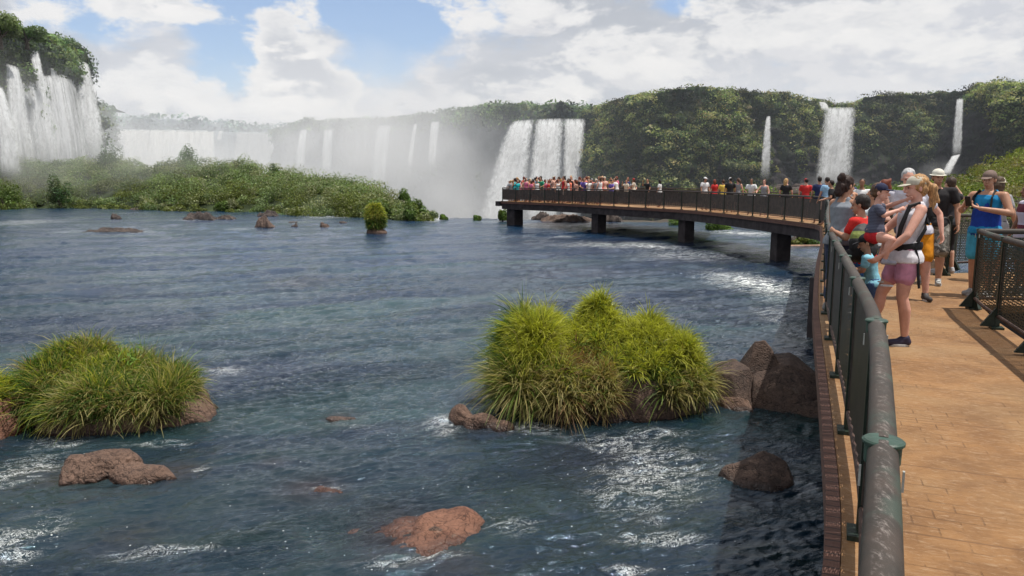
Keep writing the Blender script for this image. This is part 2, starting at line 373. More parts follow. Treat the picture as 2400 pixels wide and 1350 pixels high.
def build_cliff(name, label, prof, base_z, nx, nz, lump, slope, mat, depth=120.0, leaf=None, leaf_size=.8, pal=None, green_f=None, top_h=3.0, seed=0, top_v=1.0, name_strips=False, forest_label=None, leaf_mat_=None, cover=None):
    """prof: list of (px, top_py, distance Y). The face is a grid from base_z to the top, then a lumpy canopy running back."""
    prof = np.array(prof, float)
    px = np.linspace(prof[0, 0], prof[-1, 0], nx)
    top = np.interp(px, prof[:, 0], prof[:, 1]); dist = np.interp(px, prof[:, 0], prof[:, 2])
    top = top-top_v*(3.5*fbm(px/38, seed, 0, 4)+3.0*np.abs(fbm(px/13, seed, 4, 2)))
    k = np.hanning(15); k /= k.sum()
    dist = np.convolve(np.pad(dist, 7, 'edge'), k, 'valid')
    pts = [atY(a, b, c) for a, b, c in zip(px, top, dist)]
    X0 = np.array([p.x for p in pts]); Y0 = dist; ZT = np.array([p.z for p in pts])
    tx = np.gradient(X0); ty = np.gradient(Y0); L = np.hypot(tx, ty); nxn, nyn = ty/L, -tx/L   # outward normal (towards the viewer)
    fl = np.sign(-(nxn*X0+nyn*Y0)); nxn *= fl; nyn *= fl
    v = np.linspace(0, 1, nz)                       # face
    nb = 26                                         # plateau rows
    rows = []
    BU = []
    for i in range(nz):
        Z = base_z+(ZT-base_z)*v[i]
        S = np.cumsum(L)
        bul = lump*(fbm(S/14+seed, Z/16, seed, 3)+.55*np.abs(fbm(S/4.5, Z/4.0, seed+3, 3))*1.6)
        BU.append(bul)
        out = slope*(1-v[i])**1.1+bul*min(1, (1-v[i])*6+.35)
        rows.append(np.stack([X0+nxn*out, Y0+nyn*out, Z], -1))
    for i in range(1, nb):
        b = depth*(i/(nb-1))**1.8
        S = np.cumsum(L)
        Z = ZT+top_h*.5*fbm((X0-nxn*b)/9, (Y0-nyn*b)/9, seed, 3)-.0*b-b*.01
        rows.append(np.stack([X0-nxn*b, Y0-nyn*b, Z], -1))
    G = np.array(rows)
    if green_f is not None:
        gr = green_f(px[None, :]+0*G[..., 0], np.concatenate([v, np.ones(nb-1)*1.2])[:, None]+0*G[..., 0], G)
    else: gr = np.ones(G.shape[:2])
    me = mesh_np(name, G.reshape(-1, 3), grid_faces(*G.shape[:2]), mat, attrs={'green': np.clip(gr, 0, 1).ravel()})
    o = tag(link(name, me), label, kind='structure')
    if leaf:
        nr, nc = G.shape[:2]
        # sample points on cells, weighted by area and greenness
        dx = G[1:, :-1]-G[:-1, :-1]; dy = G[:-1, 1:]-G[:-1, :-1]
        nrm = np.cross(dy, dx); A = np.linalg.norm(nrm, axis=2); nrm = nrm/(A[..., None]+1e-9)
        toc = -G[:-1, :-1].copy(); toc[..., 2] += CAMZ
        sg = np.sign((nrm*toc).sum(-1)); sg[nz-1:] = np.sign(nrm[nz-1:, :, 2]); nrm *= sg[..., None]
        w = A*np.clip(gr[:-1, :-1], 0, 1)**1.5
        w[nz:] *= .35*np.linspace(1, .05, nr-1-nz)[:, None]
        w = w.ravel()/w.sum()
        # clumps first, then leaves round each clump
        nclump = leaf//26
        ci = rng.choice(len(w), nclump, p=w)
        ri, cc = np.divmod(ci, nc-1)
        fu, fv = rng.random(nclump)[:, None], rng.random(nclump)[:, None]
        P = G[ri, cc]+fu*(G[ri+1, cc]-G[ri, cc])+fv*(G[ri, cc+1]-G[ri, cc])
        Nn = nrm[ri, cc]
        cr = rng.uniform(1.0, 2.8, nclump)*leaf_size*1.35
        idx = np.repeat(np.arange(nclump), 26)
        q = rng.normal(size=(len(idx), 3)); q /= np.linalg.norm(q, axis=1)[:, None]
        up = Nn[idx]*.6+np.array([0, 0, .7])
        q = q+up*.75; q /= np.linalg.norm(q, axis=1)[:, None]
        rr = cr[idx, None]*rng.uniform(.75, 1.05, (len(idx), 1))
        PP = P[idx]+q*rr*np.array([1, 1, .75])-Nn[idx]*cr[idx, None]*.2
        NN = q+.45*rng.normal(size=q.shape); NN /= np.linalg.norm(NN, axis=1)[:, None]
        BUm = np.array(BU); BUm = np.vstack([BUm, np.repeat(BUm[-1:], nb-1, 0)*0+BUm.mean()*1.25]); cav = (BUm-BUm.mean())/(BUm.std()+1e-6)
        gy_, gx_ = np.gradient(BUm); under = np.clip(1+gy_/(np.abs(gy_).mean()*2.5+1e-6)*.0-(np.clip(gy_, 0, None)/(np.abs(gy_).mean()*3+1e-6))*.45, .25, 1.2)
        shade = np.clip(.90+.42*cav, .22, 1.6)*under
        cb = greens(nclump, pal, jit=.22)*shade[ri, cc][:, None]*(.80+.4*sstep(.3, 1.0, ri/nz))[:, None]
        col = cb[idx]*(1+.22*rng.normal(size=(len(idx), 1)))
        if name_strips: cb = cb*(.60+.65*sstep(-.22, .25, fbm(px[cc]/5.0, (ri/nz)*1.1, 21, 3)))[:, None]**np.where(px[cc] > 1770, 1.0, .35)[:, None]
        col = cb[idx]*(1+.22*rng.normal(size=(len(idx), 1)))
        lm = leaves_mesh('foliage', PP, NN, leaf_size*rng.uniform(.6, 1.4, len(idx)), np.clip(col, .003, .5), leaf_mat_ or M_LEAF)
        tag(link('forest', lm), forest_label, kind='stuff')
    return G, px
GP = [(.165, .195, .062), (.125, .162, .054), (.205, .215, .076), (.090, .125, .048), (.24, .235, .10)]
GPD = [(.090, .140, .055), (.070, .110, .046), (.115, .150, .060), (.050, .080, .038)]
GPH = [(.10, .15, .11), (.085, .13, .10), (.12, .17, .12)]

def gf_right(px, v, G):
    vine = sstep(.42, .62, v+.30*fbm(px/26, v*2.0, 3, 4)+.34*fbm(px/6.5, v*.9, 8, 3))
    left = sstep(1385, 1440, px)*sstep(1790, 1760, px)*sstep(.02, .3, v+.25*fbm(px/30, v*3, 5, 3))
    left = left*(1-.9*sstep(.12, .34, fbm(px/17, v*5, 12, 3)-.45*(v-.5)))
    mid = sstep(.62, .85, v+.3*fbm(px/20, v*2, 1, 3))
    g = np.maximum(np.where(px < 1770, left, np.maximum(vine*.95, mid)), sstep(.9, .97, v))
    g = g*np.where(px > 2262, np.maximum(sstep(.78, .9, v+.15*fbm(px/20, v*2, 9, 3)), sstep(2350, 2400, px)), 1)
    fallgap = np.exp(-((px-1965)/42)**2)*(v < .93)+np.exp(-((px-2250)/14)**2)*(v < .97)+np.exp(-((px-1797)/9)**2)*(v < .75)
    return np.clip(g-fallgap*1.2, 0, 1)
M_CR = cliff_mat('cliff_near', (.040, .032, .036), (.040, .070, .022))
build_cliff('cliff', 'dark basalt cliff hung with green vines behind the long bridge', [(1366, 266, 228), (1400, 262, 222), (1432, 240, 205), (1470, 232, 196), (1530, 224, 186), (1560, 214, 182), (1700, 214, 184), (1780, 218, 188), (1850, 226, 194), (1910, 240, 198), (1925, 246, 201), (2008, 252, 201), (2025, 228, 198), (2120, 222, 196), (2200, 224, 194), (2262, 216, 188), (2310, 206, 178), (2350, 200, 168), (2400, 205, 158), (2600, 200, 140), (3000, 190, 120)],
            -8, 620, 90, 6.5, 8, M_CR, leaf=270000, leaf_size=.55, pal=GP, green_f=gf_right, top_h=5, seed=1, name_strips=True, forest_label='dense green forest and hanging vines covering the near cliff')

def gf_mid(px, v, G):
    return np.maximum(sstep(.86, .95, v+.05*fbm(px/20, v, 2, 3)), .35*sstep(.1, .6, fbm(px/30, v*4, 6, 3)))
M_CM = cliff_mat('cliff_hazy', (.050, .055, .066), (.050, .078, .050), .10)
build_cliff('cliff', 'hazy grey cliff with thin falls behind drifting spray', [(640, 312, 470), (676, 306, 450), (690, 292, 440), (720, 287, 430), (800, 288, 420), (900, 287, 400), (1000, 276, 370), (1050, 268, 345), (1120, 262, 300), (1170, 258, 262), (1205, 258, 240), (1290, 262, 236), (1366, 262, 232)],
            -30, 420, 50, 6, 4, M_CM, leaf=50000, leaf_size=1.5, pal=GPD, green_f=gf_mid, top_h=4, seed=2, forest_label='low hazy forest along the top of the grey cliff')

def gf_left(px, v, G):
    g = sstep(.50, .68, v+.22*fbm(px/24, v*2.5, 3, 4))
    return np.clip(np.maximum(g, .6*np.exp(-((px-172)/12)**2)*sstep(.2, .6, v)), 0, 1)
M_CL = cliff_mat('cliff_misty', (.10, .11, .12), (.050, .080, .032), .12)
build_cliff('cliff', 'tall misty cliff draped with bushes where the near falls drop', [(-900, -250, 70), (-500, -120, 84), (-200, -20, 100), (-60, 20, 112), (0, 62, 118), (60, 78, 126), (110, 95, 136), (160, 104, 150), (195, 122, 160), (212, 150, 166), (216, 165, 178), (212, 170, 215)],
            -28, 420, 60, 4.5, 3, M_CL, leaf=70000, leaf_size=.6, pal=GPD, green_f=gf_left, top_h=6, seed=5, forest_label='bushes and trees hanging over the misty cliff edge', depth=60)
build_cliff('cliff', 'small hazy cliff spur beyond the tall falls', [(205, 250, 250), (225, 250, 250), (246, 262, 256), (252, 285, 262), (250, 300, 300)],
            -28, 80, 30, 3, 3, M_CM, leaf=5000, leaf_size=1.2, pal=GPH, green_f=lambda p, v, G: sstep(.6, .8, v), top_h=3, seed=7, forest_label='hazy shrubs on the small cliff spur', depth=20)
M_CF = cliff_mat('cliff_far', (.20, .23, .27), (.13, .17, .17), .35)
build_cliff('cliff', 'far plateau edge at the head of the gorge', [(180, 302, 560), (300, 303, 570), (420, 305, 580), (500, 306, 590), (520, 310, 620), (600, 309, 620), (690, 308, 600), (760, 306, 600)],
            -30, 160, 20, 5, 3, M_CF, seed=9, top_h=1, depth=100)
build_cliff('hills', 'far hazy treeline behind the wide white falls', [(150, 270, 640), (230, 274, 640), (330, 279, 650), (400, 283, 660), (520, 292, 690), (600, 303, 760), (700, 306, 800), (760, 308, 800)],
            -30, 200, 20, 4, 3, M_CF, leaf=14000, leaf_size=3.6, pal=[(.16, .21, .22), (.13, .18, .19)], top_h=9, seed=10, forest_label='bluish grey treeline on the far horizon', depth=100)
# ------------------------------------------------------------------ waterfalls
def fall_mat(name, body=.9, streak=(.35, 1.0), freq=1.0, tint=(.80, .82, .84), fade=.25):
    """streaked falling water: uv in attributes u (across, metres) and v (0 top .. 1 foot); edge = 0 at the side edges"""
    t = NT(name)
    u = t.attr('u').outputs['Fac']; v = t.attr('v').outputs['Fac']; e = t.attr('edge').outputs['Fac']; ln = t.attr('len').outputs['Fac']
    q = t.n('ShaderNodeCombineXYZ', {0: t.math('MULTIPLY', u, freq), 1: t.math('MULTIPLY', ln, .10*freq), 2: 0.0}).outputs[0]
    n1 = t.noise(q, .42, 5, .6, .3); n2 = t.noise(q, 2.2, 6, .7, .3)
    q2 = t.n('ShaderNodeCombineXYZ', {0: t.math('MULTIPLY', u, freq), 1: t.math('MULTIPLY', ln, .5*freq), 2: 3.0}).outputs[0]
    n3 = t.noise(q2, 1.6, 7, .75, .8)
    s = t.math('ADD', t.math('MULTIPLY', n1, .60), t.math('ADD', t.math('MULTIPLY', n2, .28), t.math('MULTIPLY', n3, .12)))
    al = t.ss(streak[0]-.12, streak[0]+.12, t.math('ADD', t.math('ADD', s, t.math('MULTIPLY', t.math('SUBTRACT', e, 1.0), .35)), body-.5))
    al = t.math('MULTIPLY', al, t.ss(.05, .60, t.math('ADD', e, t.math('MULTIPLY', t.math('SUBTRACT', n3, .5), .9))))
    al = t.math('MULTIPLY', al, t.ss(-.02, .05, t.math('ADD', v, t.math('MULTIPLY', t.math('SUBTRACT', n2, .55), .12))))
    al = t.math('MULTIPLY', al, t.ss(1.0, 1.0-fade, v))
    c = t.mix(t.ss(.36, .60, t.math('ADD', t.math('MULTIPLY', s, .6), t.math('MULTIPLY', n3, .4))), tuple(x*.55 for x in tint), tint)
    p = t.bsdf(c, .7, t.bump(s, .7, .5), Specular_IOR_Level=.2)
    tl = t.n('ShaderNodeBsdfTranslucent', {0: c})
    w = t.n('ShaderNodeMixShader', {0: .4, 1: p.outputs[0], 2: tl.outputs[0]})
    tr = t.n('ShaderNodeBsdfTransparent')
    mx = t.n('ShaderNodeMixShader', {0: al, 1: tr.outputs[0], 2: w.outputs[0]})
    return t.out(mx.outputs[0])
M_F1 = fall_mat('fall_dense', 1.05, (.45, 1), .9)
M_F2 = fall_mat('fall_veil', .80, (.45, 1), 1.6, fade=.5)
M_F3 = fall_mat('fall_broad', 1.35, (.45, 1), .35, (.86, .86, .84), fade=.02)
M_F5 = fall_mat('fall_curtain', .52, (.45, 1), 1.1, fade=.4)
M_F4 = fall_mat('fall_thin', .84, (.46, 1), 2.2, fade=.25)

def waterfall(label, tl, tr, bl, br, Y0, Y1, mat, power=1.6, nu=60, nv=70, rough=.5, layers=1, group=None, lip=0.0, parent=None, name='waterfall', mid=None):
    """corners in photo terms: (px,py) top left/right at distance Y0, bottom left/right at distance Y1"""
    A, B = atY(*tl, Y0[0]), atY(*tr, Y0[1]); Cc, D = atY(*bl, Y1[0]), atY(*br, Y1[1])
    V = []; fcs = []; U = []; VV = []; E = []; LN = []; off = 0
    for l in range(layers):
        u = np.linspace(0, 1, nu)[None, :]; v = np.linspace(0, 1, nv)[:, None]
        P = lambda a: np.array(a)[None, None, :]
        h = v**(1/power)        # horizontal travel grows fast first, then straightens (thrown water)
        top = P(A)*(1-u[..., None])+P(B)*u[..., None]; bot = P(Cc)*(1-u[..., None])+P(D)*u[..., None]
        G = top+(bot-top)*np.stack([h+0*u, h+0*u, v+0*u], -1)
        W = (B-A).length
        nrm = np.array([-(B-A).y, (B-A).x, 0])/max(W, .1)
        if nrm[1] > 0: nrm = -nrm
        uu = u*W+l*37.0; hh = v*(A.z-Cc.z)
        dsp = rough*(fbm(uu/1.6+0*v, hh/14+0*u, 3+l, 4)+.6*fbm(uu/5+0*v, hh/30+0*u, 9+l, 2))+l*.5
        G = G+nrm*dsp[..., None]*(v[..., None]*.8+.2)
        if lip: G[..., 2] += -lip*np.abs(fbm(uu/6+0*v, 0*v+0*u, 2, 2))*(1-v)
        V.append(G.reshape(-1, 3)); fcs.append(grid_faces(nv, nu)+off); off += nu*nv
        U.append((uu+0*v).ravel()); VV.append((v+0*u).ravel()); E.append((np.minimum(u, 1-u)*2*W/min(W, 8)*1.0+0*v).clip(0, 1).ravel()); LN.append((hh+0*u).ravel())
    off_ = np.array(parent.location) if parent else np.zeros(3)
    me = mesh_np(name, np.concatenate(V)-off_, np.concatenate(fcs), mat, attrs={'u': np.concatenate(U), 'v': np.concatenate(VV), 'edge': np.concatenate(E), 'len': np.concatenate(LN)})
    o = link(name, me, parent)
    if not parent: tag(o, label, 'waterfall', group)
    return o

# the big white fall behind the crowded platform: three streams side by side
r = empty('waterfall', atY(1270, 420, 222), label='broad white waterfall in three bands dropping behind the crowded platform', cat='waterfall')
for (a, b, c, d) in (((1203, 283), (1257, 279), (1108, 545), (1238, 545)), ((1254, 279), (1326, 277), (1222, 545), (1322, 545)), ((1318, 278), (1376, 278), (1312, 545), (1366, 545))):
    waterfall(None, a, b, c, d, (214, 214), (192, 198), M_F1, 1.5, 60, 90, .9, 2, parent=r, name='stream')
waterfall('small bright fall between vines at the centre of the near cliff', (1930, 252), (2010, 251), (1902, 440), (1998, 440), (186, 186), (174, 176), M_F1, 1.4, 60, 80, .7, 2)
waterfall('little white cascade feeding the lip of the cliff fall', (1916, 238), (1938, 240), (1922, 262), (1950, 262), (190, 190), (183, 183), M_F2, 1.2, 14, 12, .4)
waterfall('thin threadlike waterfall slipping down green vines left of the cliff fall', (1796, 272), (1806, 272), (1776, 428), (1806, 428), (174, 174), (166, 168), M_F2, 1.5, 24, 80, .7, 2)
r = empty('waterfall', atY(2240, 400, 170), label='slim waterfall on the dark cliff kinking left onto a green slope', cat='waterfall')
waterfall(None, (2240, 232), (2258, 230), (2226, 372), (2254, 366), (170, 170), (164, 164), M_F1, 1.3, 20, 60, .5, 2, parent=r, name='upper_stream')
waterfall(None, (2228, 366), (2254, 360), (2200, 412), (2226, 412), (164, 164), (156, 158), M_F1, 1.0, 20, 30, .5, 2, parent=r, name='lower_stream')
# hazy middle falls
for (lab, a, b, c, d, Y) in (('hazy curved fall beside the far white rim', (703, 304), (722, 302), (688, 400), (716, 400), 395),
                             ('hazy straight fall, second along the grey cliff', (758, 304), (784, 302), (750, 410), (780, 410), 385),
                             ('widest of the pale veils on the grey misty cliff', (882, 294), (922, 291), (862, 470), (905, 470), 365),
                             ('narrow pale veil near the middle of the grey cliff', (970, 290), (980, 289), (950, 420), (966, 420), 340),
                             ('faint double veil on the darker part of the grey cliff', (1008, 285), (1034, 284), (998, 410), (1024, 410), 325)):
    waterfall(lab, a, b, c, d, (Y, Y), (Y-8, Y-8), M_F2 if Y < 380 else M_F4, 1.4, 30, 50, 1.0, 2, group='pale veils on the grey cliff')
# far wide falls
waterfall('wide creamy white waterfall under the far treeline', (228, 300), (505, 306), (215, 430), (505, 430), (530, 560), (515, 550), M_F3, 1.3, 220, 60, 4, 2, lip=3)
waterfall('far white fall joining the rim beside the grey cliff', (556, 308), (684, 308), (548, 430), (690, 430), (560, 450), (548, 442), M_F3, 1.3, 120, 60, 4, 2, lip=3)
waterfall('small far thread of water between the two wide falls', (512, 306), (524, 306), (506, 332), (520, 332), (600, 600), (596, 596), M_F4, 1.3, 16, 20, 1.0, 1)
# tall near falls at the left
LG = 'tall falls dropping from the misty cliff'
for (lab, a, b, c, d, Y0, Y1, m, l) in (
    ('strong white fall leaping out at the outer edge of the misty cliff', (-40, 190), (8, 205), (-10, 420), (58, 420), (104, 108), (90, 96), M_F1, 2),
    ('white fall in front of dark rock on the misty cliff', (14, 148), (46, 158), (26, 420), (100, 420), (112, 116), (98, 104), M_F2, 2),
    ('thin veil of many threads between two stronger falls', (60, 180), (116, 190), (84, 420), (150, 420), (122, 130), (112, 118), M_F2, 2),
    ('short bright cascade breaking through bushes at the cliff top', (62, 112), (88, 112), (84, 230), (112, 230), (129, 131), (119, 121), M_F2, 2),
    ('slender bright fall arching under the cliff bushes', (118, 150), (130, 152), (136, 420), (184, 420), (134, 136), (120, 126), M_F1, 2),
    ('broad soft fall at the corner of the misty cliff', (176, 136), (206, 150), (176, 420), (258, 420), (146, 150), (130, 136), M_F2, 3),
    ('wide thin curtain of spray and threads across the whole misty cliff', (10, 190), (176, 168), (16, 420), (232, 420), (116, 142), (106, 132), M_F5, 2),
    ('faint narrow fall on the small spur past the corner', (236, 275), (246, 275), (240, 400), (262, 400), (250, 250), (244, 244), M_F4, 1)):
    waterfall(lab, a, b, c, d, Y0, Y1, m, 1.5, 46, 90, .7, l, group=LG)

# ------------------------------------------------------------------ spray clouds (real volumes standing over the gorge)
def mist_mat(name, dens, scale, hard=.42, soft=.3):
    t = NT(name)
    g = t.coord('Object')       # unit sphere space
    ln = t.n('ShaderNodeVectorMath', {0: g}, operation='LENGTH').outputs['Value']
    p = t.pos()
    n = t.noise(p, scale, 4, .6, .3)
    fall = t.ss(1.0, .15, t.math('ADD', ln, t.math('MULTIPLY', t.math('SUBTRACT', .5, n), .9)))
    d = t.math('MULTIPLY', t.math('MULTIPLY', fall, t.ss(.25, .7, n)), dens)
    v = t.n('ShaderNodeVolumePrincipled', {'Color': (.97, .98, 1, 1), 'Density': d, 'Anisotropy': .0})
    t.m.cycles.volume_step_rate = 1.0
    return t.out(None, v.outputs[0])
def mist(label, c, radii, dens, scale=.03):
    bm = bmesh.new(); bmesh.ops.create_icosphere(bm, subdivisions=3, radius=1.0)
    me = bpy.data.meshes.new('mist'); bm.to_mesh(me); bm.free()
    me.materials.append(mist_mat('spray', dens, scale))
    o = link('mist', me); o.location = c; o.scale = radii
    tag(o, label, kind='stuff')
mist('white spray cloud filling the gorge below the far falls', atY(520, 420, 400), (150, 60, 42), .017, .02)
mist('spray rising in front of the grey cliff', atY(860, 400, 260), (75, 45, 46), .022, .03)
mist('spray drifting before the tall falls', atY(90, 330, 92), (32, 9, 13), .042, .07)
mist('spray at the corner of the tall falls', atY(250, 380, 180), (34, 26, 26), .035, .05)
mist('spray column over the inner gorge', atY(930, 430, 170), (46, 30, 30), .026, .04)
mist('thin spray at the base of the cliff fall', atY(1955, 432, 172), (9, 5, 5), .10, .12)
mist('faint spray beside the far right fall base', atY(2200, 405, 154), (6, 4, 4), .08, .12)
mist('low spray at the foot of the white fall', atY(1090, 520, 172), (24, 18, 14), .05, .05)
scene.cycles.volume_step_rate = 1.0; scene.cycles.volume_max_steps = 96

# ------------------------------------------------------------------ rocks
M_RB = rock_mat('rock_brown', (.060, .036, .027), (.150, .092, .066))
M_RD = rock_mat('rock_dark', (.040, .027, .024), (.125, .078, .058))
M_RDK = rock_mat('rock_basalt', (.028, .020, .018), (.090, .058, .044))
M_RR = rock_mat('rock_red', (.095, .040, .026), (.185, .090, .058), wet=.12)
def rock_mesh(name, lumps, mat, seed=0, rough=.16, sub=5, facet=.5, sharp=1.0):
    """a union of distorted lumps: each (x,y,z,rx,ry,rz) -> one shell grown with a ray-max field"""
    bm = bmesh.new(); bmesh.ops.create_icosphere(bm, subdivisions=sub, radius=1.0)
    D = np.array([v.co[:] for v in bm.verts]); Fc = np.array([[v.index for v in f.verts] for f in bm.faces]); bm.free()
    D /= np.linalg.norm(D, axis=1)[:, None]
    lumps = np.array(lumps, float)
    c0 = np.average(lumps[:, :3], axis=0, weights=lumps[:, 3]*lumps[:, 4])
    best = np.full(len(D), .02)
    for (x, y, z, a, b, c) in lumps:      # distance along D to the far side of each ellipsoid
        o = (c0-np.array([x, y, z]))/np.array([a, b, c]); d = D/np.array([a, b, c])
        A = (d*d).sum(1); B = 2*(d*o).sum(1); K = (o*o).sum()-1
        disc = B*B-4*A*K
        t = np.where(disc > 0, (-B+np.sqrt(np.maximum(disc, 0)))/(2*A), 0)
        best = np.maximum(best, t)
    P = c0+D*best[:, None]
    s = lumps[:, 3:].max(); minr = min(lumps[:, 3:].max(0))
    q = P/s
    # planar chips: quantise along random directions
    rr = np.random.default_rng(seed)
    for k in range(int(34*facet)):
        n = rr.normal(size=3); n[2] = abs(n[2])*.7; n /= np.linalg.norm(n)
        h = (P-c0)@n; lim = h.max()-rr.uniform(.03, .40)*minr*(1.0 if abs(n[2]) < .6 else .5)
        P -= n*np.clip(h-lim, 0, None)[:, None]*.95
    disp = rough*s*(fbm(q[:, 0]*1.6+seed, q[:, 1]*1.6, q[:, 2]*1.6, 5)+.5*fbm(q[:, 0]*5+seed, q[:, 1]*5, q[:, 2]*5, 4, ridge=True)-.2)
    P = P+D*disp[:, None]
    return mesh_np(name, P, Fc, mat, smooth=True)
def ledge_mesh(cx, cy, w, d, h, mat, seed):
    nx, ny = 90, 30
    U, V_ = np.meshgrid(np.linspace(-1, 1, nx), np.linspace(-1, 1, ny))
    sc = 2.2/max(.5, h)
    z = .55+.75*fbm(U*w*.5*sc*.35+seed, V_*d*sc*.35, seed, 5, ridge=True)
    z = z+.25*np.round(3*fbm(U*w*.3+seed, V_*d*.4, 2.0, 2))/3
    e = np.clip(1-np.abs(U)**2.2-.35*pnoise(U*4+seed, V_*2, 1), 0, 1)*np.clip(1-V_**2, 0, 1)
    Z = h*(z*e**.6)-.12*h-.06
    Y = cy+V_*d*.5*(1+.3*pnoise(U*3+seed, 0, 2)); X = cx+U*w*.5
    return mesh_np('rock', np.stack([X, Y, Z], -1).reshape(-1, 3), grid_faces(ny, nx), mat, smooth=False)
def hull_rock(pts, mat, seed=0, rough=.05, cuts=3, crease=.02):
    bm = bmesh.new()
    for q in pts: bm.verts.new(q)
    g = bmesh.ops.convex_hull(bm, input=bm.verts)
    bmesh.ops.delete(bm, geom=[e for e in g['geom_interior'] if isinstance(e, bmesh.types.BMVert)], context='VERTS')
    bmesh.ops.bevel(bm, geom=list(bm.edges), offset=crease, segments=2, affect='EDGES', profile=.6)
    bmesh.ops.triangulate(bm, faces=bm.faces)
    for _ in range(cuts): bmesh.ops.subdivide_edges(bm, edges=[e for e in bm.edges if e.calc_length() > .035], cuts=1, use_grid_fill=True); bmesh.ops.triangulate(bm, faces=bm.faces)
    bm.normal_update()
    co = np.array([v.co[:] for v in bm.verts]); no = np.array([v.normal[:] for v in bm.verts])
    d = rough*(fbm(co[:, 0]*2.2+seed, co[:, 1]*2.2, co[:, 2]*2.2, 4)+.22*fbm(co[:, 0]*6+seed, co[:, 1]*6, co[:, 2]*7, 3, ridge=True))
    co = co+no*d[:, None]
    for v, c_ in zip(bm.verts, co): v.co = c_
    me = bpy.data.meshes.new('rock'); bm.to_mesh(me); bm.free(); me.materials.append(mat)
    me.polygons.foreach_set('use_smooth', np.ones(len(me.polygons), bool)); return me
def rock(label, lumps, mat=M_RB, seed=0, group=None, **kw):
    me = rock_mesh('rock', lumps, mat, seed, **kw)
    return tag(link('rock', me), label, 'rock', group)

M_RF = rock_mat('rock_far', (.030, .024, .023), (.085, .066, .058), 1.2)
M_RFB = rock_mat('rock_far_brown', (.050, .034, .028), (.14, .095, .075), 1.2)
def W(px, py, z=0): 
    p = atZ(px, py, z); return p.x, p.y
# foreground rocks
rock('lumpy brown rock of two joined humps in the lower left shallows', [(-4.90, 8.20, .0, .46, .34, .27), (-4.70, 8.25, .03, .36, .3, .26), (-4.12, 8.0, -.03, .34, .22, .22), (-4.4, 8.1, 0, .3, .2, .17)], M_RB, 3, rough=.14, sub=6)
rock('low reddish slab awash at the bottom centre of the river', [(-.66, 6.80, -.06, .42, .46, .19), (-1.0, 6.80, -.10, .44, .42, .165), (-1.38, 6.75, -.145, .46, .36, .165), (-.50, 6.95, -.03, .26, .26, .18), (-.80, 6.5, -.09, .45, .32, .165)], M_RR, 5, rough=.07, sub=6, facet=.5)
rock('small pitted stone lying on the reddish slab', [(-.74, 6.62, .08, .065, .05, .06), (-.67, 6.6, .08, .045, .04, .04)], M_RD, 9, rough=.2, sub=4)
rock('low brown rock with foam at its upstream end before the grassy islet', [(-.74, 10.05, .02, .17, .16, .26), (-.42, 9.85, 0, .26, .15, .20), (-.12, 9.72, 0, .17, .14, .15)], M_RB, 8, rough=.12, sub=5)
tag(link('rock', hull_rock([(2.32, 8.1, -.1), (2.5, 7.75, -.1), (2.9, 7.62, -.1), (3.22, 7.9, -.1), (3.2, 8.4, -.1), (2.7, 8.5, -.1), (2.42, 8.1, .12), (2.62, 8.0, .21), (2.75, 8.15, .17), (2.92, 8.2, .29), (3.12, 8.1, .20), (2.85, 7.8, .10), (3.1, 7.85, .06)], M_RDK, 3, .06)), 'small dark rock near the walkway in the lower right water', 'rock')
def join_hulls(hulls, mat, seed, rough=.04):
    mb = bmesh.new()
    for k, h in enumerate(hulls):
        me_ = hull_rock(h, mat, seed+k*3, rough, 3, .02); mb.from_mesh(me_); bpy.data.meshes.remove(me_)
    me = bpy.data.meshes.new('rock'); mb.to_mesh(me); mb.free(); me.materials.append(mat); me.polygons.foreach_set('use_smooth', np.ones(len(me.polygons), bool)); return me
def block(c, r, n, seed, flat=.7):
    g = random.Random(seed); return [(c[0]+r[0]*math.cos(a_)*g.uniform(.75, 1.05), c[1]+r[1]*math.sin(a_)*g.uniform(.75, 1.05), c[2]+r[2]*(-1 if k % 2 else g.uniform(flat, 1.0))) for k, a_ in enumerate([6.283*j/n for j in range(n)])]
tag(link('rock', join_hulls([
    [(3.55, 10.6, -.1), (4.2, 10.15, -.1), (4.95, 10.4, -.1), (4.9, 11.5, -.1), (3.7, 11.7, -.1), (3.62, 10.75, .40), (3.75, 11.4, .62), (4.15, 10.75, .66), (4.35, 11.3, .72), (4.7, 10.8, .44), (4.9, 11.2, .26), (4.3, 10.35, .32)],
    [(3.45, 10.85, .1), (4.25, 10.6, .1), (4.35, 11.3, .2), (3.45, 11.6, .2), (3.74, 11.15, .93), (3.86, 11.05, .98), (3.95, 11.2, .86), (4.05, 10.9, .66), (3.6, 11.0, .60)],
    [(3.05, 10.8, -.1), (3.4, 10.5, -.1), (3.85, 10.7, -.1), (3.8, 11.4, -.1), (3.1, 11.5, -.1), (3.12, 11.0, .42), (3.3, 10.85, .50), (3.6, 10.9, .56), (3.5, 11.35, .60), (3.2, 11.4, .50)],
    [(3.9, 10.25, -.1), (4.4, 10.0, -.1), (4.75, 10.3, -.1), (4.3, 10.7, -.1), (4.1, 10.3, .20), (4.4, 10.25, .26), (4.5, 10.5, .20)]], M_RDK, 8)), 'big pointed brown boulder half in shade beside the walkway', 'rock')
tag(link('rock', hull_rock([(3.05, 10.75, -.1), (3.2, 10.45, -.1), (3.6, 10.35, -.1), (3.6, 10.8, -.1), (3.15, 10.75, .16), (3.35, 10.6, .22), (3.5, 10.6, .17)], M_RB, 5, .04)), 'small light brown stone leaning on the front of the pointed boulder', 'rock')
rock('reddish stone just under the surface', [(-2.12, 7.75, -.11, .36, .16, .15), (-1.9, 7.7, -.12, .3, .14, .14)], M_RR, 14, rough=.1, sub=5)
rock('dark purplish stone barely breaking the surface in mid stream', [(-2.45, 10.15, -.10, .34, .16, .17)], M_RD, 15, rough=.1, sub=5)
